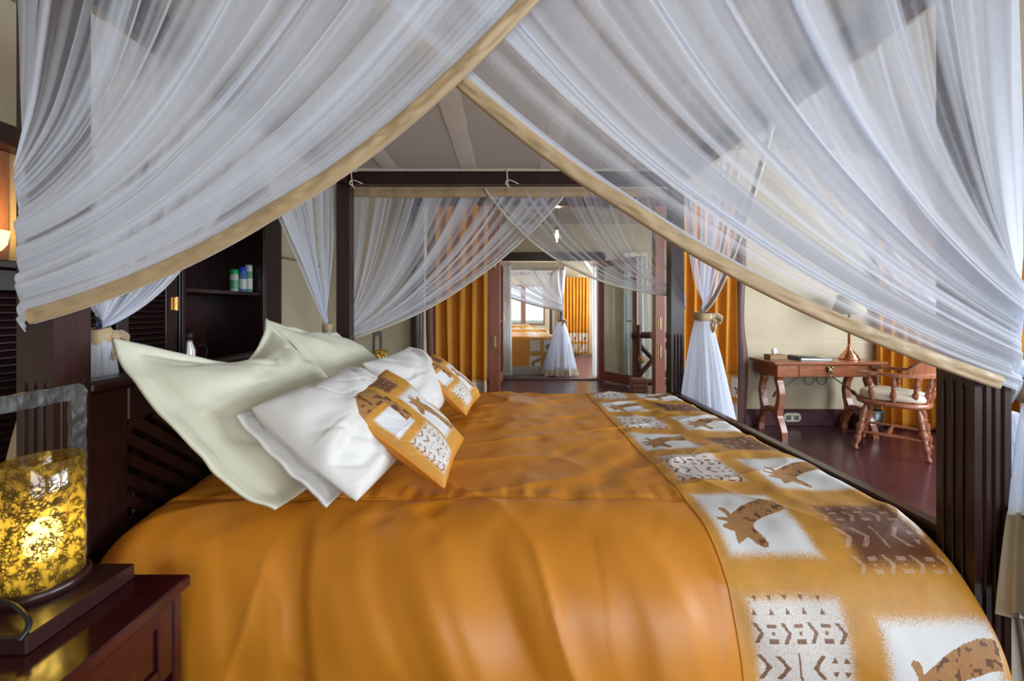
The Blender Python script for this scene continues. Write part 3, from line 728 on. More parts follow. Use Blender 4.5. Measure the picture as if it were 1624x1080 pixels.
# ------------------------------------------------------------------ duvet
TOP = .695; DR = .27
def duvet_surf(a, t_):
    """a = X along the bed, t = arc length across it (0.. near hem, flat part where t = Y)"""
    ye = .985-.060*smooth01((a+.62)/.35)
    yc = ye+DR
    th = np.clip((yc-t_)/DR, 0, None); thc = np.minimum(th, PI/2)
    over = np.maximum(th-PI/2, 0)*DR
    Yv = np.where(t_ >= yc, t_, yc-DR*np.sin(thc))
    Zv = TOP-DR*(1-np.cos(thc))-over
    # far edge
    far = 2.76; rf_ = .09; tf = np.clip((t_-far)/rf_, 0, PI/2)
    Zv = Zv-np.where(t_ > far, rf_*(1-np.cos(tf)), 0); Yv = np.where(t_ > far, far+rf_*np.sin(tf), Yv)
    # foot and head edges
    fx = np.clip((a-1.075)/.06, 0, 1); Zv = Zv-.045*(1-np.sqrt(np.maximum(0, 1-fx*fx)))
    hx = np.clip((-.98-a)/.10, 0, 1); Zv = Zv-.05*hx*hx
    dr = smooth01((yc-t_)/.30)
    # soft folds running down the drape, slanted
    q = a-.50*(yc-t_)+.06*vn(a*3, t_*3, 41)
    lf = 1-.55*smooth01((a+.05)/.6)
    fold = .024*vn(q*4.6, t_*1.3, 3)+lf*(.020*vn(q*8.5, t_*2.0, 5)+.009*vn(q*17, t_*3.4, 6))
    rg_ = (1-np.abs(vn(q*2.3+1.5*t_+.25*vn(a*5, t_*4, 31), t_*1.3+a*.6, 21)))**4*.016+(1-np.abs(vn(q*4.1-2.2*t_, t_*1.6-a, 22)))**5*.005*(vn(a*2.2, t_*2, 33) > -.1)
    fold = fold*.8+rg_*smooth01((a+1.1)/.2)*(1-.65*smooth01((a-.42)/.2))
    Yv = Yv-dr*(fold+.02*smooth01((.95-t_)/.4))
    Zv = Zv+dr*(1-smooth01((yc-t_-.2)/.2))*.5*fold
    # dents and creases on top
    top = 1-dr
    Zv = Zv+top*1.35*(.007*vn(a*3.1, t_*2.7, 8)+.0045*vn(a*7+t_*3, t_*6-a*2.5, 9)+.0022*vn(a*16-t_*9, t_*13+a*5, 10)+.006*(1-np.abs(vn(a*2.6+t_*2.9, t_*1.4-a, 25)))**6+.005*(1-np.abs(vn(a*1.6-t_*4.2, t_*.8+a*1.1, 27)))**6)
    # puckers along the cross seam
    pk = np.exp(-((t_-1.255)/.05)**2)*(a < .53)
    Zv = Zv+pk*.004*vn(a*38, 0, 12)*np.where(t_ > 1.235, 1, .3)-.006*np.exp(-((t_-1.232)/.010)**2)*(a < .53)
    # long diagonal creases towards the band
    cr = vn((a-.9*(t_-1.4))*9, (t_+a)*1.2, 15); Zv = Zv+top*.0045*np.sign(cr)*np.abs(cr)**.7*smooth01((a+.1)/.4)*smooth01((.60-a)/.12)*smooth01((t_-1.28)/.1)
    return np.stack([a+0*t_, Yv, Zv], -1)
dv = thing('duvet', 'golden orange sateen duvet with a printed band across the bed foot', 'duvet', (0, 1.98, .64))
T_MIN = .48; BX = .53
A, Tt = np.meshgrid(np.linspace(-1.08, BX, 190), np.linspace(T_MIN, 2.88, 300))
P = duvet_surf(A, Tt); part('plain_panel', (P.reshape(-1, 3), gridF(*A.shape)), 'duvet_fabric', dv, True)
ts = np.concatenate([np.arange(T_MIN, 1.6, .0028), np.arange(1.6, 2.88, .0045)])
A, Tt = np.meshgrid(np.arange(BX, 1.1351, .0029), ts)
P = duvet_surf(A, Tt); ob = part('print_band', (P.reshape(-1, 3), gridF(*A.shape)), 'print_cotton', dv, True)
put_masks(ob, band_print(A-BX, Tt, [(.018, .272, ['geo', 'giraffe']), (.31, .598, ['giraffe', 'brown'], -.045)], .665, .318, .055))
a_ = np.linspace(-.62, BX, 160); P = duvet_surf(a_, np.full(160, 1.232)); P[:, 2] += .0015
part('cross_seam', tube(P, .0022, 5), 'cushion_side', dv, True)
t_ = np.linspace(T_MIN, 2.86, 260); P = duvet_surf(np.full(260, BX), t_); P[:, 2] += .0008
part('band_seam', tube(P, .0024, 5), 'cushion_side', dv, True)

# ------------------------------------------------------------------ pillows
def pillow_geo(TL, TR, BR, BL, tf, tb, fl=0., pull=(.04, .04, .04, .04), wr=.010, seed=1, n=72, pw=2.4, edge=.004):
    """corners: top-near, top-far, bottom-far, bottom-near; pull = inward pull of top, far, bottom, near edge"""
    TL, TR, BR, BL = [np.array(c, float) for c in (TL, TR, BR, BL)]
    p, q = np.meshgrid(np.linspace(-1, 1, n), np.linspace(-1, 1, n))        # p: near(-1)..far(1), q: bottom(-1)..top(1)
    pt, pf, pb, pn = pull
    P = p-np.where(p > 0, p*pf, p*pn)*(1-q*q); Q = q-np.where(q > 0, q*pt, q*pb)*(1-np.abs(p)**1.5)
    s = ((P+1)/2)[:, :, None]; r = ((Q+1)/2)[:, :, None]
    base = (BL*(1-s)+BR*s)*(1-r)+(TL*(1-s)+TR*s)*r
    nr = np.cross(TR-TL+BR-BL, TL-BL+TR-BR); nr = nr/np.linalg.norm(nr)
    if nr[0] < 0: nr = -nr
    pe = np.clip(np.abs(p)/(1-fl), 0, 1); qe = np.clip(np.abs(q)/(1-fl), 0, 1)
    h = (np.maximum(0, 1-pe**pw)*np.maximum(0, 1-qe**pw))**.55
    ang = np.arctan2(q, p); rad = np.sqrt(p*p+q*q)
    c1 = vn(ang*3.2+rad*.8, rad*.9, seed); c2 = vn((p-q)*2.6, (p+q)*.9, seed+1); c3 = vn((p+.6*q)*4.5, (q-.6*p)*1.3, seed+2)
    w1 = wr*(.8*np.sign(c1)*np.abs(c1)**.8*np.clip(rad, 0, 1)**1.5+.55*c2-.45*np.maximum(0, 1-np.abs(c3)*5)*np.clip(rad*1.2-.1, 0, 1))
    inn = (fl > 0)*np.exp(-((np.maximum(np.abs(p), np.abs(q))-(1-fl))/.012)**2)*.004
    flap = -inn+wr*.45*vn(p*4, q*4, seed+3)*(1-h)*(fl > 0)
    F_ = base+nr*((tf*h+w1*np.clip(h*2, 0, 1)+edge+flap))[:, :, None]
    B_ = base-nr*((tb*h+.5*w1*np.clip(h*2, 0, 1)+edge-flap))[:, :, None]
    return F_, B_, p, q, nr
def closed(F_, B_):
    n = F_.shape[0]; V = np.concatenate([F_.reshape(-1, 3), B_.reshape(-1, 3)]); k = n*n
    F = gridF(n, n)+[tuple(k+i for i in reversed(f)) for f in gridF(n, n)]
    rim = [j for j in range(n)]+[i*n+n-1 for i in range(1, n)]+[(n-1)*n+j for j in range(n-2, -1, -1)]+[i*n for i in range(n-2, 0, -1)]
    for a in range(len(rim)): b_ = rim[(a+1) % len(rim)]; F.append((rim[a], k+rim[a], k+b_, b_))
    return V, F
def pillow(name, label, mat, group, **kw):
    F_, B_, p, q, nr = pillow_geo(**kw); return tag(part(name, closed(F_, B_), mat, None, True), label, 'pillow', group)
pillow('pillow', 'large sage flanged square pillow against the headboard, nearest the lamp', 'sage_cotton', 'sage pillows at the headboard',
       TL=(-1.065, 1.10, 1.185), TR=(-1.03, 1.74, 1.225), BR=(-.60, 1.78, .745), BL=(-.615, 1.075, .735), tf=.10, tb=.05, fl=.12, pull=(.55, .02, -.08, -.17), wr=.022, seed=3)
pillow('pillow', 'large sage flanged square pillow against the headboard, farther one', 'sage_cotton', 'sage pillows at the headboard',
       TL=(-1.055, 1.80, 1.22), TR=(-1.03, 2.46, 1.13), BR=(-.62, 2.48, .745), BL=(-.64, 1.82, .745), tf=.10, tb=.05, fl=.12, pull=(.20, -.03, .0, .0), wr=.018, seed=8)
pillow('pillow', 'white cotton pillow behind the nearest printed cushion', 'white_cotton', 'white pillows',
       TL=(-.68, 1.085, 1.005), TR=(-.63, 1.58, 1.045), BR=(-.37, 1.62, .755), BL=(-.395, 1.07, .765), tf=.115, tb=.06, fl=.0, pull=(.12, .02, -.03, -.05), wr=.022, pw=3.0, seed=12, edge=.003)
pillow('pillow', 'grey-white pillow flattened between a sage and a white pillow', 'white_cotton', 'white pillows',
       TL=(-.715, 1.075, .985), TR=(-.70, 1.62, 1.0), BR=(-.44, 1.62, .75), BL=(-.47, 1.065, .752), tf=.03, tb=.03, fl=.08, pull=(.05, .02, .02, -.03), wr=.010, seed=15)
pillow('pillow', 'white cotton pillow behind the farther printed cushion', 'white_cotton', 'white pillows',
       TL=(-.62, 1.74, 1.035), TR=(-.57, 2.35, 1.05), BR=(-.33, 2.35, .755), BL=(-.36, 1.76, .755), tf=.11, tb=.06, fl=.0, pull=(.08, .02, .03, .04), wr=.019, seed=21, edge=.003)
def cushion(label, **kw):
    F_, B_, p, q, nr = pillow_geo(n=130, **kw)
    th = thing('cushion', label, 'cushion', tuple(F_.reshape(-1, 3).mean(0)-np.array([0, 0, .15])), 'printed throw cushions')
    o = part('front_cover', (F_.reshape(-1, 3), gridF(130, 130)), 'print_cotton', th, True)
    out = [np.zeros(p.shape) for _ in range(6)]
    # patches placed as on the cushion: dark giraffe patch top near, giraffe in white far, signs at the bottom near
    def pp(kind, p0, p1, q0, q1, rot=0):
        u = (p-p0)/(p1-p0); v = (q-q0)/(q1-q0)
        if rot: u, v = 1-v, u
        m_ = (u > 0) & (u < 1) & (v > 0) & (v < 1); patch(kind, u, v, out, m_)
    pp('brown', -.30, .50, .55, 1.0); pp('giraffe', -.12, .74, -.74, .50, 1); pp('geo', -.94, -.08, -.96, -.16, 1)
    wp = soft_box(p, q, -.98, -.36, -.10, .46, .10)*1.1; out[0][:] = np.maximum(out[0], wp)
    g = ((p < -.34) & (q > .52)) | ((p > -.52) & (p < -.30) & (q > .05) & (q < .6)); out[2][g] = .85; out[5][(vn(p*16, q*16, 3) > .2) & g] = .6
    put_masks(o, out)
    part('back_cover', (B_.reshape(-1, 3), [tuple(reversed(f)) for f in gridF(130, 130)]), 'cushion_side', th, True)
    n = 130; rim = np.concatenate([F_[0, :], F_[1:, -1], F_[-1, -2::-1], F_[-2:0:-1, 0]]); rimb = np.concatenate([B_[0, :], B_[1:, -1], B_[-1, -2::-1], B_[-2:0:-1, 0]])
    part('piping', tube(((rim+rimb)/2)[::3], .0065, 8, True), 'cushion_side', th, True)
    return th
cushion('printed giraffe cushion nearest the camera, leaning on a white pillow', TL=(-.510, 1.20, .985), TR=(-.475, 1.60, 1.025), BR=(-.180, 1.62, .752), BL=(-.19, 1.20, .745), tf=.048, tb=.055, pull=(.05, .05, .05, .05), wr=.006, seed=31, edge=.006, pw=3.4)
cushion('printed giraffe cushion farther back, beside the orange curtain', TL=(-.46, 2.02, .985), TR=(-.44, 2.40, .998), BR=(-.17, 2.44, .752), BL=(-.21, 2.02, .745), tf=.048, tb=.055, pull=(.05, .05, .05, .05), wr=.006, seed=37, edge=.006, pw=3.4)

# ------------------------------------------------------------------ nightstands and bedside lamps
def nightstand(label, y0, y1, near):
    x0, x1, zt = -1.22, -.738, .65
    ns = thing('nightstand', label, 'nightstand', ((x0+x1)/2, (y0+y1)/2, 0), 'bedside nightstands')
    part('top', box(x0-.005, x1, y0, y1, zt-.028, zt, .004), 'nightstand_wood', ns)
    part('body', join(box(x0, x0+.02, y0+.015, y1-.015, .18, zt-.028, .002), box(x0+.02, x1-.03, y0+.015, y0+.035, .18, zt-.028, .002), box(x0+.02, x1-.03, y1-.035, y1-.015, .18, zt-.028, .002),
                      box(x0+.02, x1-.03, y0+.035, y1-.035, .44, .455, .002), box(x0+.02, x1-.03, y0+.035, y1-.035, .18, .20, .002)), 'nightstand_wood', ns)
    for sx in (x0+.02, x1-.030):
        for sy in (y0+.03, y1-.03): part('leg', lathe([(.016, 0), (.020, .03), (.017, .06), (.022, .16), (.022, .18)], (sx, sy, 0), 12), 'nightstand_wood', ns)
    xf_ = x1-.012; dz0, dz1 = .455, zt-.034
    dr = part('drawer', join(box(x1-.035, xf_-.008, y0+.038, y1-.038, dz0, dz1, .003), box(xf_-.008, xf_, y0+.038, y0+.075, dz0, dz1, .003), box(xf_-.008, xf_, y1-.075, y1-.038, dz0, dz1, .003),
                             box(xf_-.008, xf_, y0+.075, y1-.075, dz1-.035, dz1, .003), box(xf_-.008, xf_, y0+.075, y1-.075, dz0, dz0+.035, .003)), 'nightstand_wood', ns)
    ym = (y0+y1)/2
    part('knob', lathe_between([(.010, 0), (.006, .25), (.008, .5), (.015, .75), (.014, .9), (.004, 1)], (xf_-.008, ym, .535), (xf_+.024, ym, .535), 16), 'brass', dr, True)
    part('stile', box(x1-.030, x1-.010, y0+.015, y0+.037, .18, zt-.028, .003), 'nightstand_wood', ns)
    part('stile', box(x1-.030, x1-.010, y1-.037, y1-.015, .18, zt-.028, .003), 'nightstand_wood', ns)
    return ns
nightstand('dark red glossy nightstand in the lower left corner', .43, .955, True)
nightstand('dark red nightstand on the far side of the bed, behind the pillows', 3.05, 3.575, False)
def lamp(label, x, y, z, power):
    L = thing('table_lamp', label, 'lamp', (x, y, z), 'amber glass bedside lamps')
    part('base_plate', box(x-.13, x+.125, y-.135, y+.078, z, z+.034, .003), 'dark_wood', L)
    part('base_ring', lathe([(.0, .034), (.074, .034), (.074, .050), (.068, .054), (.0, .054)], (x, y, z), 40), 'dark_wood', L, True)
    part('glass_shade', lathe([(.064, .054), (.0645, .12), (.064, .20), (.063, .30), (.0615, .302), (.060, .30), (.061, .20), (.0615, .12), (.061, .054)], (x, y, z), 48), 'amber_glass', L, True)
    V = []; ya, yb, zt = y-.086, y+.080, z+.428
    pts = [(x-.010, yb, z+.034), (x-.010, yb, z+.15), (x-.010, yb, z+.27), (x-.010, yb, zt-.004), (x-.010, yb-.004, zt), (x-.010, y, zt), (x-.010, ya+.004, zt), (x-.010, ya, zt-.004), (x-.010, ya, z+.2), (x-.010, ya, z+.034)]
    fine = []
    for i in range(len(pts)-1):
        for k in range(8): fine.append(tuple(np.array(pts[i])*(1-k/8)+np.array(pts[i+1])*(k/8)))
    fine.append(pts[-1])
    gq = strip_path(fine, .010, .034, (1, 0, 0)); Vq = np.array(gq[0]); Vq = Vq+np.stack([.0022*vn(Vq[:, 1]*90+Vq[:, 2]*110, Vq[:, 0]*60, 3), .0012*vn(Vq[:, 1]*70, Vq[:, 2]*95, 4), .0018*vn(Vq[:, 1]*95, Vq[:, 2]*60, 6)], -1)
    part('strap_handle', (Vq, gq[1]), 'hammered_iron', L)
    part('bulb_holder', lathe([(.016, .054), (.016, .085), (.012, .09)], (x, y, z), 16), 'bulb_socket', L, True)
    part('bulb', lathe([(.010, .088), (.013, .095), (.026, .114), (.031, .136), (.027, .158), (.015, .172), (.0, .176)], (x, y, z), 20), 'bulb_glow', L, True)
    part('cord', tube(spline([(x+.0, y-.07, z+.052), (x+.06, y-.095, z+.058), (x+.105, y-.115, z+.050), (x+.115, y-.125, z+.040), (x+.116, y-.139, z+.030)], 6), .0045, 8), 'black_cord', L, True)
    l = bpy.data.lights.new('lamp_light', 'POINT'); l.energy = power; l.color = (1.0, .80, .42); l.shadow_soft_size = .03
    lo_ = bpy.data.objects.new('lamp_light', l); COL.objects.link(lo_); lo_.parent = L; lo_.location = (0, 0, .195)
    return L
lamp('lit amber glass lamp with hammered iron handle on the near nightstand', -.98, .862, .65, .32)
lamp('amber glass lamp glowing beyond the pillows by the canvas wall', -.985, 3.12, .65, .5)

# ------------------------------------------------------------------ cabinets behind the headboard
CXF, CXB = -1.90, -2.36
def louver_cabinet(label, y0, y1, z1, hinge=False):
    c = thing('louvered_cabinet', label, 'cabinet', ((CXF+CXB)/2, (y0+y1)/2, 0), 'louvered cabinets behind the bed')
    part('carcass', join(box(CXB, CXF-.025, y0, y0+.02, 0, z1, 0), box(CXB, CXF-.025, y1-.02, y1, 0, z1, 0), box(CXB, CXB+.012, y0+.02, y1-.02, 0, z1, 0), box(CXB, CXF-.025, y0+.02, y1-.02, 0, .08, 0)), 'cabinet_wood', c)
    part('top', box(CXB, CXF+.012, y0, y1, z1, z1+.03, .004), 'cabinet_wood', c)
    d = part('door', join(box(CXF-.024, CXF, y0+.004, y0+.07, .09, z1-.005, .003), box(CXF-.024, CXF, y1-.07, y1-.004, .09, z1-.005, .003),
                          box(CXF-.024, CXF, y0+.07, y1-.07, .09, .19, .003), box(CXF-.024, CXF, y0+.07, y1-.07, z1-.085, z1-.005, .003)), 'cabinet_wood', c)
    sl = mesh('louver', box(-.017, .017, -(y1-y0-.142)/2, (y1-y0-.142)/2, -.0035, .0035, .002), 'cabinet_wood')
    z = .205
    while z < z1-.10:
        inst('louver', sl, d, (CXF-.012, (y0+y1)/2, z), (0, math.radians(38), 0)); z += .0285
    if hinge:
        for z in (.4, 1.26): part('hinge', join(box(CXF, CXF+.004, y1-.035, y1+.015, z, z+.072, .001), tube([(CXF+.006, y1-.004, z-.003), (CXF+.006, y1-.004, z+.075)], .0065, 10)), 'brass', c)
    return c
louver_cabinet('low dark louvered cupboard at the left edge under the wall light', 1.18, 1.965, 1.42)
louver_cabinet('tall dark louvered cupboard door with a brass hinge behind the near post', 1.985, 2.345, 2.02, True)
sc_ = thing('shelf_cabinet', 'tall dark open shelf unit holding spray cans behind the headboard', 'cabinet', ((CXF+CXB)/2, 2.85, 0))
y0, y1 = 2.37, 3.44
part('side', box(CXB, CXF-.02, y0, y0+.025, 0, 2.04, .002), 'cabinet_wood', sc_); part('side', box(CXB, CXF-.02, 3.19, 3.215, 0, 2.04, .002), 'cabinet_wood', sc_)
part('back', box(CXB, CXB+.012, y0+.025, 3.19, 0, 2.04, 0), 'nightstand_wood', sc_)
part('top', box(CXB, CXF+.01, y0, y1, 2.04, 2.08, .004), 'cabinet_wood', sc_)
for z in (.08, .70, 1.368, 1.86): part('shelf', box(CXB+.012, CXF-.03, y0+.025, 3.19, z, z+.025, .002), 'cabinet_wood', sc_)
part('face_frame', join(box(CXF-.02, CXF, y0, y0+.05, 0, 2.04, .004), box(CXF-.02, CXF, 3.185, y1, 0, 2.04, .004), box(CXF, CXF+.008, y0+.012, y0+.034, 0, 2.04, .004), box(CXF, CXF+.010, 3.19, 3.215, 0, 2.04, .004)), 'cabinet_wood', sc_)
part('plinth', box(CXB, CXF-.03, y0+.025, 3.19, 0, .08, 0), 'cabinet_wood', sc_)
ZS = 1.393
def can(label, x, y, h, r, capm, bodym, bandm):
    c = thing('spray_can', label, 'spray can', (x, y, ZS), 'spray cans on the shelf')
    part('body', lathe([(r*.9, 0), (r, .006), (r, h*.74), (r*.75, h*.80)], (x, y, ZS), 20), bodym, c, True)
    part('label_band', lathe([(r*1.01, h*.12), (r*1.015, h*.13), (r*1.015, h*.50), (r*1.01, h*.51)], (x, y, ZS), 20), bandm, c, True)
    part('cap', lathe([(r*.96, h*.76), (r*.97, h*.77), (r*.95, h*.98), (r*.7, h), (0, h)], (x, y, ZS), 20), capm, c, True)
can('white spray can with a green cap on the dark shelf', -2.02, 3.02, .165, .028, 'green_cap', 'can_white', 'can_green')
can('blue spray can between two others on the dark shelf', -2.00, 3.085, .19, .026, 'blue_cap', 'can_blue', 'can_white')
can('tall green and white spray can, rightmost on the dark shelf', -1.99, 3.142, .21, .026, 'can_white', 'can_green', 'can_white')
fk = thing('flask', 'small steel flask with a black handle inside the dark shelf unit', 'flask', (-2.05, 2.62, .725))
part('body', lathe([(.045, 0), (.048, .01), (.048, .28), (.03, .33), (.03, .35)], (-2.05, 2.62, .725), 20), 'steel', fk, True)
part('lid', lathe([(.034, .35), (.036, .36), (.034, .40), (.02, .41), (0, .41)], (-2.05, 2.62, .725), 20), 'black_metal', fk, True)
part('handle', tube(spline([(-2.03, 2.665, 1.02), (-2.02, 2.72, 1.03), (-2.02, 2.74, .97), (-2.03, 2.70, .88), (-2.035, 2.665, .86)], 6), .008, 8), 'black_metal', fk, True)
# wall light above the low cupboard
sn = thing('wall_sconce', 'small lit wall light glowing above the low louvered cupboard', 'wall lamp', (-2.38, 1.84, 1.50))
struct('trim_12', box(-2.42, -2.405, .6, 1.975, 1.45, 2.02, .003), 'pale_pole_wood')
part('bracket', join(box(-2.405, -2.39, 1.81, 1.87, 1.47, 1.56, .003), tube(spline([(-2.39, 1.84, 1.51), (-2.33, 1.84, 1.49), (-2.31, 1.84, 1.53)], 5), .008, 8)), 'black_metal', sn)
part('shade', lathe([(.022, 0), (.04, .03), (.048, .09), (.045, .09), (.037, .032), (.018, .004)], (-2.31, 1.84, 1.53), 20), 'sconce_glow', sn, True)
l = bpy.data.lights.new('sconce_light', 'POINT'); l.energy = 4; l.color = (1, .62, .2); l.shadow_soft_size = .03
o = bpy.data.objects.new('sconce_light', l); COL.objects.link(o); o.parent = sn; o.location = (.09, -.01, .16)
struct('trim_11', box(-2.42, -2.30, -2.6, 2.36, 2.02, 2.12, .006), 'dark_wood')
# rolled canvas blind on the left wall
rb = thing('canvas_blind', 'rolled canvas window flap hanging on the tent wall beside the shelf unit', 'blind', (-1.98, 3.8, 1.3))
pts = []
n = 26; V = []
prof = [(0.0, 2.35), (.012, 2.2), (.02, 1.95), (.05, 1.86), (.065, 1.80), (.055, 1.74), (.02, 1.72), (.012, 1.74)]
for px_, pz in prof:
    for k in range(n): yy = 3.49+.9*k/(n-1); V.append((-2.015+px_+.006*float(vn(yy*9, pz*5, 3)), yy, pz+.012*float(vn(yy*5, 0, 6))))
part('roll', (V, gridF(len(prof), n)), 'canvas', rb, True)
V = []
for pz in np.linspace(1.74, .1, 14):
    for k in range(n): yy = 3.50+.88*k/(n-1); V.append((-2.006+.006*float(vn(yy*7, pz*2, 9)), yy, pz))
part('flap', (V, gridF(14, n)), 'canvas', rb, True)

# ------------------------------------------------------------------ curtains
def curtain(label, p0, p1, z1, z0, band, nf, amp, seed, group='orange curtains', flare=0.0, pinch=None):
    p0 = np.array(p0, float); p1 = np.array(p1, float); d = p1-p0; L = np.linalg.norm(d); d = d/L; nrm = np.array([d[1], -d[0]])
    th = thing('curtain', label, 'curtain', (*((p0+p1)/2), z0), group)
    def surf(s, z):
        h = (z-z0)/(z1-z0); a = s*nf*2*PI+1.2*vn(s*3.3, h*1.2, seed)
        dd = amp*(np.sin(a)+.25*np.sin(2*a+1))*(.55+.45*(1-h))+.008*vn(s*11, h*3, seed+1)
        off = s*L*(1+flare*(1-h))-.5*flare*(1-h)*L+.012*np.cos(a)*(1-h)
        return np.stack([p0[0]+d[0]*off+nrm[0]*dd, p0[1]+d[1]*off+nrm[1]*dd, z+0*s], -1)
    ns = max(60, int(nf*22))
    def sheet(za, zb, nz):
        s, z = np.meshgrid(np.linspace(0, 1, ns), np.linspace(za, zb, nz)); P = surf(s, z)
        N = np.array([nrm[0], nrm[1], 0])*.004
        V = np.concatenate([P.reshape(-1, 3)+N/2, P.reshape(-1, 3)-N/2]); k = ns*nz
        F = gridF(nz, ns)+[tuple(k+i for i in reversed(f)) for f in gridF(nz, ns)]
        F += [(j, k+j, k+j+1, j+1) for j in range(ns-1)]
        F += [(i*ns, (i+1)*ns, k+(i+1)*ns, k+i*ns) for i in range(nz-1)]+[(i*ns+ns-1, k+i*ns+ns-1, k+(i+1)*ns+ns-1, (i+1)*ns+ns-1) for i in range(nz-1)]
        return V, F, s, z
    V, F, s, z = sheet(z0+band, z1, 40); part('panel', (V, F), 'curtain_orange', th, True)
    if band:
        ns0 = ns; ns = ns*2; V, F, s, z = sheet(z0, z0+band, 90); o = part('printed_border', (V, F), 'print_cotton', th, True)
        sw = s*L*2.2; out = band_print(z-z0, sw, [(band*.06, band*.48, ['geo', 'giraffe']), (band*.54, band*.97, ['giraffe', 'geo'])], .0, .30, .03)
        put_masks(o, [np.concatenate([q.ravel(), q.ravel()]) for q in out])
    return th
curtain('orange curtain with printed border left of the passage opening', (-.78, 4.36), (-.215, 4.30), 2.36, .03, .50, 4.5, .045, 3)
curtain('orange curtain with printed border behind the far foot post', (1.80, 4.30), (2.39, 4.32), 2.36, .03, .55, 5, .045, 6)
curtain('orange curtain in the corner behind the wooden chair', (3.93, 4.38), (4.50, 4.15), 2.36, .02, .0, 6, .04, 9)
curtain('orange curtain along the right window wall, nearest the corner', (4.50, 4.08), (4.56, 3.55), 2.36, .02, .0, 5, .04, 12)
curtain('orange curtain with printed border seen through the doorway', (1.52, 11.35), (2.22, 11.3), 2.14, .03, .60, 8, .045, 15)

# ------------------------------------------------------------------ desk group
dk_ = thing('writing_desk', 'reddish wood writing desk on curved lyre legs by the canvas wall', 'desk', (3.14, 4.19, 0))
part('top', box(2.585, 3.69, 3.975, 4.41, .722, .75, .006), 'desk_wood', dk_)
part('apron', join(box(2.63, 3.64, 4.005, 4.025, .60, .722, .003), box(2.63, 3.64, 4.36, 4.38, .60, .722, .003), box(2.63, 2.65, 4.025, 4.36, .60, .722, .003), box(3.62, 3.64, 4.025, 4.36, .60, .722, .003)), 'desk_wood', dk_)
dw = part('drawer', box(2.84, 3.42, 3.998, 4.006, .606, .716, .003), 'desk_wood', dk_)
pu = part('lion_pull', join(lathe_between([(.030, 0), (.032, .2), (.024, .55), (.026, .7), (.012, 1)], (3.13, 3.998, .672), (3.13, 3.976, .672), 16), lathe_between([(.012, 0), (.012, .8), (.004, 1)], (3.112, 3.99, .694), (3.112, 3.976, .70), 8), lathe_between([(.012, 0), (.012, .8), (.004, 1)], (3.148, 3.99, .694), (3.148, 3.976, .70), 8)), 'antique_brass', dw, True)
ring = [(3.13+.024*math.cos(a), 3.978, .640+.026*math.sin(a)) for a in np.linspace(0, 2*PI, 22)[:-1]]
part('ring_pull', tube(ring, .0045, 8, True), 'antique_brass', dw, True)
def lyre(x):
    yc = 4.19
    half = [(0.0, .185, .026), (.06, .180, .026), (.13, .150, .028), (.20, .105, .034), (.26, .110, .032), (.33, .135, .026), (.42, .150, .024), (.50, .135, .024), (.555, .110, .026), (.585, .120, .032), (.602, .135, .032)]
    zz = np.linspace(0, .602, 30); hs = np.interp(zz, [h[0] for h in half], [h[1] for h in half]); ws = np.interp(zz, [h[0] for h in half], [h[2] for h in half])
    for sg in (-1, 1):
        out = [(yc+sg*(h+w), z) for z, h, w in zip(zz, hs, ws)]+[(yc+sg*(h-w), z) for z, h, w in zip(zz[::-1], hs[::-1], ws[::-1])]
        part('leg', prism(out, 'x', x-.028, x+.028), 'desk_wood', dk_)
    arch = [(yc-.11, .17), (yc-.06, .215), (yc, .228), (yc+.06, .215), (yc+.11, .17), (yc+.11, .245), (yc+.05, .272), (yc, .278), (yc-.05, .272), (yc-.11, .245)]
    part('leg_bridge', prism(arch, 'x', x-.024, x+.024), 'desk_wood', dk_)
lyre(2.69); lyre(3.575)
for cx in (2.69, 3.575):
    part('iron_ring', tube([(cx+.034, 4.16+.055*math.cos(a), .20+.055*math.sin(a)) for a in np.linspace(0, 2*PI, 24)[:-1]], .005, 8, True), 'green_iron', dk_, True)
ir = []
yy = 4.18
def sc(pts): return spline([(p, yy, q) for p, q in pts], 6)
sL = sc([(2.745, .40), (2.80, .46), (2.92, .545), (2.99, .592), (3.05, .598), (3.108, .575), (3.118, .53), (3.08, .497), (3.03, .507), (3.018, .545), (3.04, .575), (3.08, .580)])
sR = [(2*3.1325-p[0], p[1], p[2]) for p in sL]
iron = part('iron_stretcher', join(tube(sL, .006, 8), tube(sR, .006, 8)), 'green_iron', dk_, True)
for sg in (1, -1):
    bx_ = 3.1325-sg*.405
    part('leaf_finial', lathe_between([(.004, 0), (.016, .2), (.022, .45), (.014, .75), (.003, 1)], (bx_+sg*.045, 4.18, .445), (bx_-sg*.045+sg*.01, 4.18, .365), 10), 'door_wood', iron, True)
tb_ = thing('tissue_box', 'small woven tissue box with a tissue at the left end of the desk', 'tissue box', (2.74, 4.22, .75))
part('box', box(2.66, 2.83, 4.16, 4.27, .75, .80, .004), 'brass', tb_)
m, t, b = nt('woven_cane'); v = coords(t, (1, 1, 1)); ck = nd(t, 'ShaderNodeTexChecker'); ck.inputs['Scale'].default_value = 90; t.links.new(v, ck.inputs[0]); ck.inputs[1].default_value = (.42, .25, .09, 1); ck.inputs[2].default_value = (.09, .04, .02, 1)
t.links.new(ck.outputs[0], b.inputs['Base Color']); b.inputs['Roughness'].default_value = .6
tb_.children[0].data.materials[0] = MAT['woven_cane']
part('tissue', lathe([(.012, .048), (.022, .062), (.030, .085), (.022, .105), (.010, .120), (.0, .118)], (2.735, 4.215, .75), 9, 1.0, .7), 'paper', tb_, True)
fo = thing('folder', 'black leather ring binder lying on the desk', 'folder', (3.05, 4.20, .75))
part('lower_cover', xf(box(-.15, .15, -.11, .11, 0, .004, .001), Matrix.Translation((3.08, 4.18, .7505)) @ Matrix.Rotation(-.12, 4, 'Z')), 'black_leather', fo)
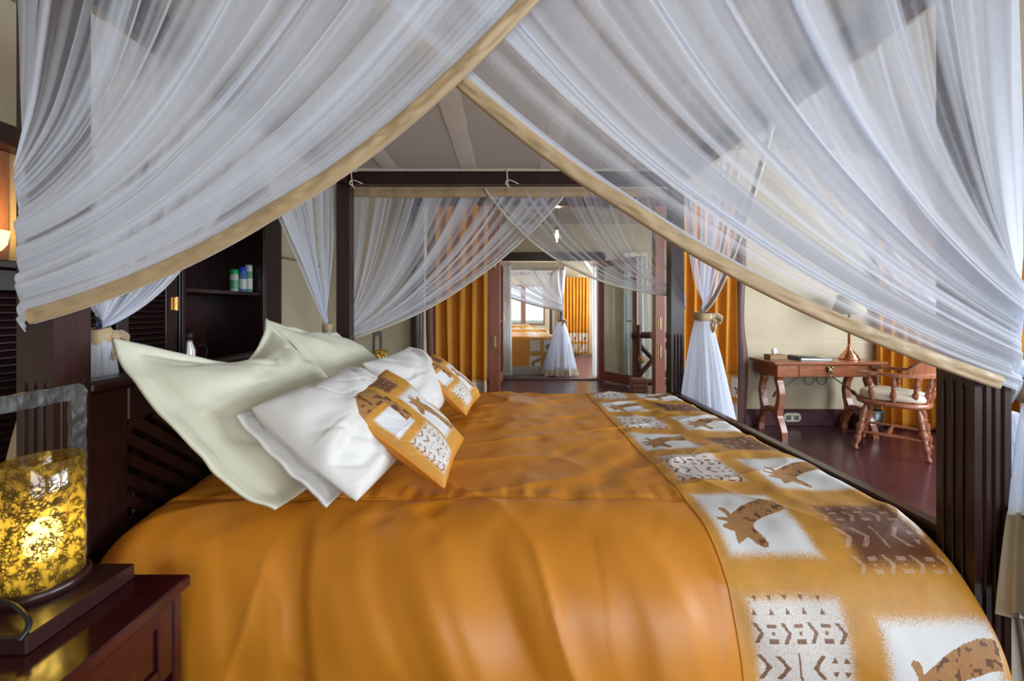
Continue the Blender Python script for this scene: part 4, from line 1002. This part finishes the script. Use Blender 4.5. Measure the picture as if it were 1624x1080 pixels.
part('pages', xf(box(-.14, .145, -.104, .104, .004, .022, .001), Matrix.Translation((3.08, 4.18, .7505)) @ Matrix.Rotation(-.12, 4, 'Z')), 'paper', fo)
part('upper_cover', xf(box(-.15, .15, -.11, .11, 0, .004, .001), Matrix.Translation((3.08, 4.18, .775)) @ Matrix.Rotation(-.12, 4, 'Z') @ Matrix.Rotation(.06, 4, 'Y')), 'black_leather', fo)
part('spine', xf(box(-.162, -.148, -.11, .11, 0, .036, .003), Matrix.Translation((3.08, 4.18, .7505)) @ Matrix.Rotation(-.12, 4, 'Z')), 'black_leather', fo)
dl = thing('desk_lamp', 'copper lamp with a round stepped foot at the right of the desk', 'lamp', (3.50, 4.21, .75))
part('foot', lathe([(.088, 0), (.090, .012), (.080, .022), (.074, .042), (.052, .066), (.046, .080), (.026, .100), (.022, .125), (.014, .135)], (3.50, 4.21, .75), 32), 'copper', dl, True)
part('stem', lathe([(.011, .13), (.011, .26), (.016, .265), (.016, .275), (.010, .28), (.010, .47)], (3.50, 4.21, .75), 16), 'copper', dl, True)
part('shade', lathe([(.15, .46), (.095, .66), (.093, .66), (.147, .46)], (3.50, 4.21, .75), 32), 'canvas', dl, True)
so = thing('power_socket', 'ivory double power socket on the maroon baseboard under the desk', 'socket', (3.06, 4.42, .09))
def rrect(cx, cz, w, h, r, n=5):
    o_ = []
    for qx, qz, a0 in ((1, 1, 0), (-1, 1, PI/2), (-1, -1, PI), (1, -1, 1.5*PI)):
        for k in range(n+1): a = a0+PI/2*k/n; o_.append((cx+qx*(w/2-r)+r*math.cos(a), cz+qz*(h/2-r)+r*math.sin(a)))
    return o_
part('plate', prism(rrect(3.06, .098, .185, .092, .042), 'y', 4.428, 4.412), 'ivory_plastic', so)
for dx in (-.042, .042): part('socket_face', join(prism(rrect(3.06+dx, .094, .052, .048, .008), 'y', 4.413, 4.408)), 'grey_plastic', so)
for dx in (-.014, .014): part('switch', box(3.06+dx-.009, 3.06+dx+.009, 4.404, 4.412, .112, .134, .002), 'ivory_plastic', so)
bn = thing('waste_bin', 'dark round bin standing on the floor at the right of the desk', 'bin', (3.745, 4.25, 0))
part('body', lathe([(.09, .002), (.10, .01), (.115, .22), (.108, .22), (.095, .02), (0, .015)], (3.745, 4.25, 0), 24), 'black_leather', bn, True)
part('rim', tube([(3.745+.112*math.cos(a), 4.25+.112*math.sin(a), .222) for a in np.linspace(0, 2*PI, 28)[:-1]], .006, 8, True), 'green_iron', bn, True)

# captain's chair
ch = thing('captain_chair', 'turned wooden captain chair with cream seat cushion beside the desk', 'chair', (3.475, 3.70, 0))
fv = np.array([-.68, .733]); sv = np.array([.733, .68]); cc = np.array([3.475, 3.70])
def cw(f, s, z): p = cc+fv*f+sv*s; return (p[0], p[1], z)
LEGP = [(max(.010, (r-.019)*1.7+.020), s) for r, s in [(.010, 0), (.016, .015), (.020, .05), (.015, .09), (.013, .12), (.021, .20), (.023, .27), (.017, .33), (.022, .345), (.017, .36), (.024, .43), (.026, .52), (.018, .60), (.024, .62), (.018, .64), (.024, .72), (.022, .85), (.016, .93), (.016, 1)]]
for f, s in ((1, -1), (1, 1), (-1, -1), (-1, 1)):
    part('leg', lathe_between(LEGP, cw(f*.235, s*.245, 0), cw(f*.165, s*.175, .425), 14), 'chair_wood', ch, True)
STP = [(.010, 0), (.012, .1), (.018, .5), (.012, .9), (.010, 1)]
for s in (-1, 1): part('stretcher', lathe_between(STP, cw(.208, s*.218, .165), cw(-.208, s*.218, .165), 12), 'chair_wood', ch, True)
part('stretcher', lathe_between(STP, cw(.02, -.215, .165), cw(.02, .215, .165), 12), 'chair_wood', ch, True)
def oval(rf, rs, z0, z1, bev=.012, n=48, pw=2.6):
    V = []; prof = [(1-bev*2, z0), (1, z0+bev), (1, z1-bev), (1-bev*2, z1)]
    for k_, z in prof:
        for i in range(n):
            a = 2*PI*i/n; c_, s_ = math.cos(a), math.sin(a); q = (abs(c_)**pw+abs(s_)**pw)**(-1/pw)
            V.append(cw(rf*q*c_*k_, rs*q*s_*k_, z))
    return V, gridF(4, n, True)+[tuple(range(n-1, -1, -1)), tuple(3*n+i for i in range(n))]
part('seat', oval(.255, .27, .42, .458), 'chair_wood', ch, True)
n = 40; V = []
for j, (kk, z) in enumerate([(.80, .459), (.97, .470), (1.0, .495), (.96, .520), (.80, .536), (.45, .543), (.12, .536)]):
    for i in range(n):
        a = 2*PI*i/n; c_, s_ = math.cos(a), math.sin(a); q = (abs(c_)**3+abs(s_)**3)**(-1/3)
        V.append(cw(.228*q*c_*kk, .238*q*s_*kk, z+.004*math.sin(3*a+j)))
part('seat_cushion', (V, gridF(7, n, True)+[tuple(range(n-1, -1, -1)), tuple(6*n+i for i in range(n))]), 'seat_cotton', ch, True)
arc = []
for a in np.linspace(math.radians(-132), math.radians(132), 41): arc.append((-.275*math.cos(a)*(1 if abs(a) < PI/2 else 1.05), .275*math.sin(a) if abs(a) < PI/2 else .275*math.copysign(1, a)*(.99-.02*(abs(a)-PI/2))))
V = []
for i, (f, s) in enumerate(arc):
    l_ = math.hypot(f, s); nf, ns_ = f/l_, s/l_; wd = .030+.008*(abs(i-20) > 16)
    for dw_, z in ((-wd, .688), (wd, .688), (wd, .716), (-wd, .716)): V.append(cw(f+nf*dw_, s+ns_*dw_, z))
part('arm_rail', (V, gridF(41, 4, True)+[(3, 2, 1, 0), (160, 161, 162, 163)]), 'chair_wood', ch)
V = []
for i in range(9, 32):
    f, s = arc[i]; l_ = math.hypot(f, s); nf, ns_ = f/l_, s/l_; e = min(1, min(i-9, 31-i)/4)
    for dw_, z in ((-.010, .716), (.014, .716), (.032, .73+.115*e), (.008, .73+.115*e)): V.append(cw(f+nf*dw_, s+ns_*dw_, z))
part('crest', (V, gridF(23, 4, True)+[(3, 2, 1, 0), (88, 89, 90, 91)]), 'chair_wood', ch)
SPP = [(max(.008, (r-.014)*1.4+.014), s) for r, s in [(.010, 0), (.016, .06), (.012, .12), (.019, .24), (.020, .36), (.012, .47), (.018, .5), (.012, .53), (.019, .66), (.018, .80), (.011, .90), (.014, .95), (.011, 1)]]
for i in (2, 7, 12, 16, 20, 24, 28, 33, 38):
    f, s = arc[i]; part('spindle', lathe_between(SPP, cw(f*.86, s*.86, .455), cw(f, s, .69), 12), 'chair_wood', ch, True)

# ------------------------------------------------------------------ passage: lamp, railing
pl = thing('pendant_lamp', 'small glowing glass pendant lamp hanging in the passage', 'lamp', (.63, 5.30, 2.10))
part('cord', tube([(.63, 5.30, 2.32), (.63, 5.30, 2.78)], .004, 6), 'black_cord', pl)
part('cap', lathe([(.0, .232), (.02, .228), (.03, .195), (.05, .185), (.048, .180), (.0, .180)], (.63, 5.30, 2.10), 18), 'antique_brass', pl, True)
part('glass_globe', lathe([(.02, .03), (.05, .06), (.062, .11), (.055, .16), (.046, .18)], (.63, 5.30, 2.10), 20), 'glass', pl, True)
part('bulb', lathe([(0, .07), (.018, .08), (.026, .11), (.018, .15), (.012, .18)], (.63, 5.30, 2.10), 16), 'bulb_glow_small', pl, True)
l = bpy.data.lights.new('pendant_light', 'POINT'); l.energy = 1.5; l.color = (1, .78, .45); l.shadow_soft_size = .03
o = bpy.data.objects.new('pendant_light', l); COL.objects.link(o); o.parent = pl; o.location = (0, -.02, .02)
lr = thing('log_railing', 'rustic log railing with crossed branches behind the glass door', 'railing', (2.5, 6.3, 0))
def log(p, q, r, mat='pole_wood', nm='log'):
    part(nm, lathe_between([(r*.98, 0), (r*1.05, .2), (r*.93, .5), (r*1.04, .8), (r, 1)], p, q, 12), mat, lr, True)
log((2.00, 6.30, 0), (2.00, 6.30, 1.02), .045, nm='post'); log((3.1, 6.30, 0), (3.1, 6.30, 1.02), .045, nm='post')
log((1.90, 6.30, .86), (3.2, 6.30, .88), .048, nm='top_log'); log((1.90, 6.30, .14), (3.2, 6.30, .14), .045, nm='bottom_log')
log((1.94, 6.24, .20), (2.50, 6.24, .82), .036, nm='cross_branch'); log((1.94, 6.36, .82), (2.50, 6.36, .20), .036, nm='cross_branch')
log((2.50, 6.24, .20), (3.06, 6.24, .82), .036, nm='cross_branch'); log((2.50, 6.36, .82), (3.06, 6.36, .20), .036, nm='cross_branch')
for x, z in ((2.20, .86), (2.02, .50)): part('sawn_end', lathe_between([(.055, 0), (.06, .5), (.055, 1)], (x, 6.23, z), (x, 6.16, z), 16), 'end_grain', lr, True)
cr = thing('wooden_crate', 'pale wooden crate standing on the passage floor by the railing', 'crate', (1.88, 5.95, 0))
for k in range(4): part('slat', box(1.78, 2.0, 5.86, 6.04, .01+.065*k, .065+.065*k, .003), 'pale_pole_wood', cr)

# ------------------------------------------------------------------ far room: three more beds, net, sheer, rug
def far_bed(label, x0, x1, y0, y1, zt, seed, net=True):
    B = thing('far_bed', label, 'bed', ((x0+x1)/2, (y0+y1)/2, 0), 'beds in the far room')
    part('base', box(x0, x1-.02, y0+.02, y1-.02, .0, .17, .004), 'grey_base', B)
    n, mm = 60, 40
    def surf(a, t_):
        rr = .08; zc = zt
        th = np.clip((y0+rr-t_)/rr, 0, PI/2); ov = np.maximum((y0+rr-t_)/rr-PI/2, 0)*rr
        Y_ = np.where(t_ < y0+rr, y0+rr-rr*np.sin(th), t_); Z_ = zc-rr*(1-np.cos(th))-ov+.008*vn(a*4, t_*4, seed)*(t_ > y0)
        fx = np.clip((a-(x1-.08))/.08, 0, 1); Z_ = Z_-.08*(1-np.sqrt(1-fx*fx+1e-9)); Y_ = Y_-.012*vn(a*6, 0, seed)*(t_ < y0)
        return np.stack([a+0*t_, Y_, Z_], -1)
    tmin = y0+.08-PI/2*.08-(zt-.08-.17)
    bx0 = x1-.55
    A, T2 = np.meshgrid(np.linspace(x0, bx0, 40), np.linspace(tmin, y1, 70)); P = surf(A, T2); part('duvet_panel', (P.reshape(-1, 3), gridF(*A.shape)), 'duvet_fabric', B, True)
    A, T2 = np.meshgrid(np.linspace(bx0, x1, 110), np.linspace(tmin, y1, 300)); P = surf(A, T2); o = part('duvet_band', (P.reshape(-1, 3), gridF(*A.shape)), 'print_cotton', B, True)
    put_masks(o, band_print(A-bx0, T2, [(.015, .25, ['giraffe', 'geo']), (.29, .545, ['brown', 'giraffe'])], y0-.62, .318, .055))
    return B
far_bed('nearest of the orange beds seen through the doorway', -1.25, .93, 7.85, 9.45, .74, 3)
far_bed('middle of the orange beds seen through the doorway', -1.25, .95, 9.62, 10.5, .78, 6)
far_bed('rearmost orange bed in front of the far window', -1.25, .62, 10.8, 11.5, .84, 9)
fp = thing('far_canopy_frame', 'dark canopy posts standing round the nearest far bed', 'bed frame', (0, 8.6, 0))
for x, y in ((-1.30, 7.80), (.96, 9.52), (-1.30, 9.52)): part('post', box(x, x+.07, y, y+.07, 0, 2.06), 'dark_wood', fp)
part('post', box(.985, 1.05, 7.80, 7.87, 0, 2.06), 'dark_wood', fp)
part('rail', box(-1.30, 1.05, 7.805, 7.865, 2.06, 2.12), 'dark_wood', fp); part('rail', box(-1.30, 1.03, 9.525, 9.585, 2.06, 2.12), 'dark_wood', fp)
part('rail', box(.99, 1.045, 7.87, 9.52, 2.06, 2.12), 'dark_wood', fp)
NG2 = 'net curtains of the far room'
fn = thing('net_curtain', 'pale blue net curtain tied over the nearest far bed through the doorway', 'net curtain', (.9, 7.75, 0), NG2)
P, D = net_geo((1.06, 7.74, 2.06), (-1.15, 7.74, 2.06), (1.02, 7.74, 1.22), (1.0, 7.74, 1.05), .42, .28, .25, 240, 40, 71, (0, -1, 0), 2.6, .28, .018, 4)
net_obj(P, D, fn); hem_obj(P, fn, .03, (0, -1, 0), 'pale_hem', 3, i1=-2)
part('top_band', wavy_band(-1.2, 1.06, 7.735, 2.0, 2.15, 14), 'canvas_light', fn, True)
tail_obj(fn, (1.0, 7.74, 1.04), .03, .05, .27, (.98, 7.74), .14, 77, squash=(1, .6), dens0=.78)
tieback(fn, (1.0, 7.74, 1.05), .06, (.6, -.8), 2)
P, D = net_geo((1.08, 7.74, 2.06), (1.08, 8.9, 2.06), (1.03, 7.80, 1.20), (1.02, 7.76, 1.05), .42, .2, .30, 160, 40, 73, (1, 0, 0), 2.6, .30, .018, 3)
net_obj(P, D, fn, 'side_net')
def sheer(label, x0, x1, y, z0, z1, seed, amp=.025, nf=5):
    th = thing('sheer_curtain', label, 'sheer curtain', ((x0+x1)/2, y, z0), NG2)
    s, z = np.meshgrid(np.linspace(0, 1, 90), np.linspace(z0, z1, 30))
    a = s*nf*2*PI+vn(s*3, z, seed); P = np.stack([x0+(x1-x0)*s*(1+.15*(z1-z)/(z1-z0)), y+amp*np.sin(a), z], -1)
    part('drape', (P.reshape(-1, 3), gridF(*s.shape)), 'sheer_white', th, True); part('heading', wavy_band(x0, x1, y-.03, z1-.06, z1+.01, 3), 'pale_hem', th, True)
sheer('white sheer drape at the left side of the doorway', -.10, .05, 7.52, .05, 2.12, 4)
sheer('pale drape hanging behind the glass door panel', 2.05, 2.45, 7.25, .05, 2.25, 8)
sheer('narrow pale drape at the right side of the doorway', 1.54, 1.62, 7.50, .04, 2.10, 11, .02, 3)
rg = thing('fringed_rug', 'grey fringed rug on the floor at the doorway', 'rug', (.30, 7.62, 0))
part('weave', box(-.08, .72, 7.50, 7.74, .001, .012, .003), 'rug_wool', rg)
fm = mesh('fringe_tassel', tube([(0, 0, .006), (.002, -.03, .004), (-.002, -.055, .002)], .004, 5), 'rug_wool')
for k in range(27): inst('fringe_tassel', fm, rg, (-.07+.03*k, 7.50, .004))
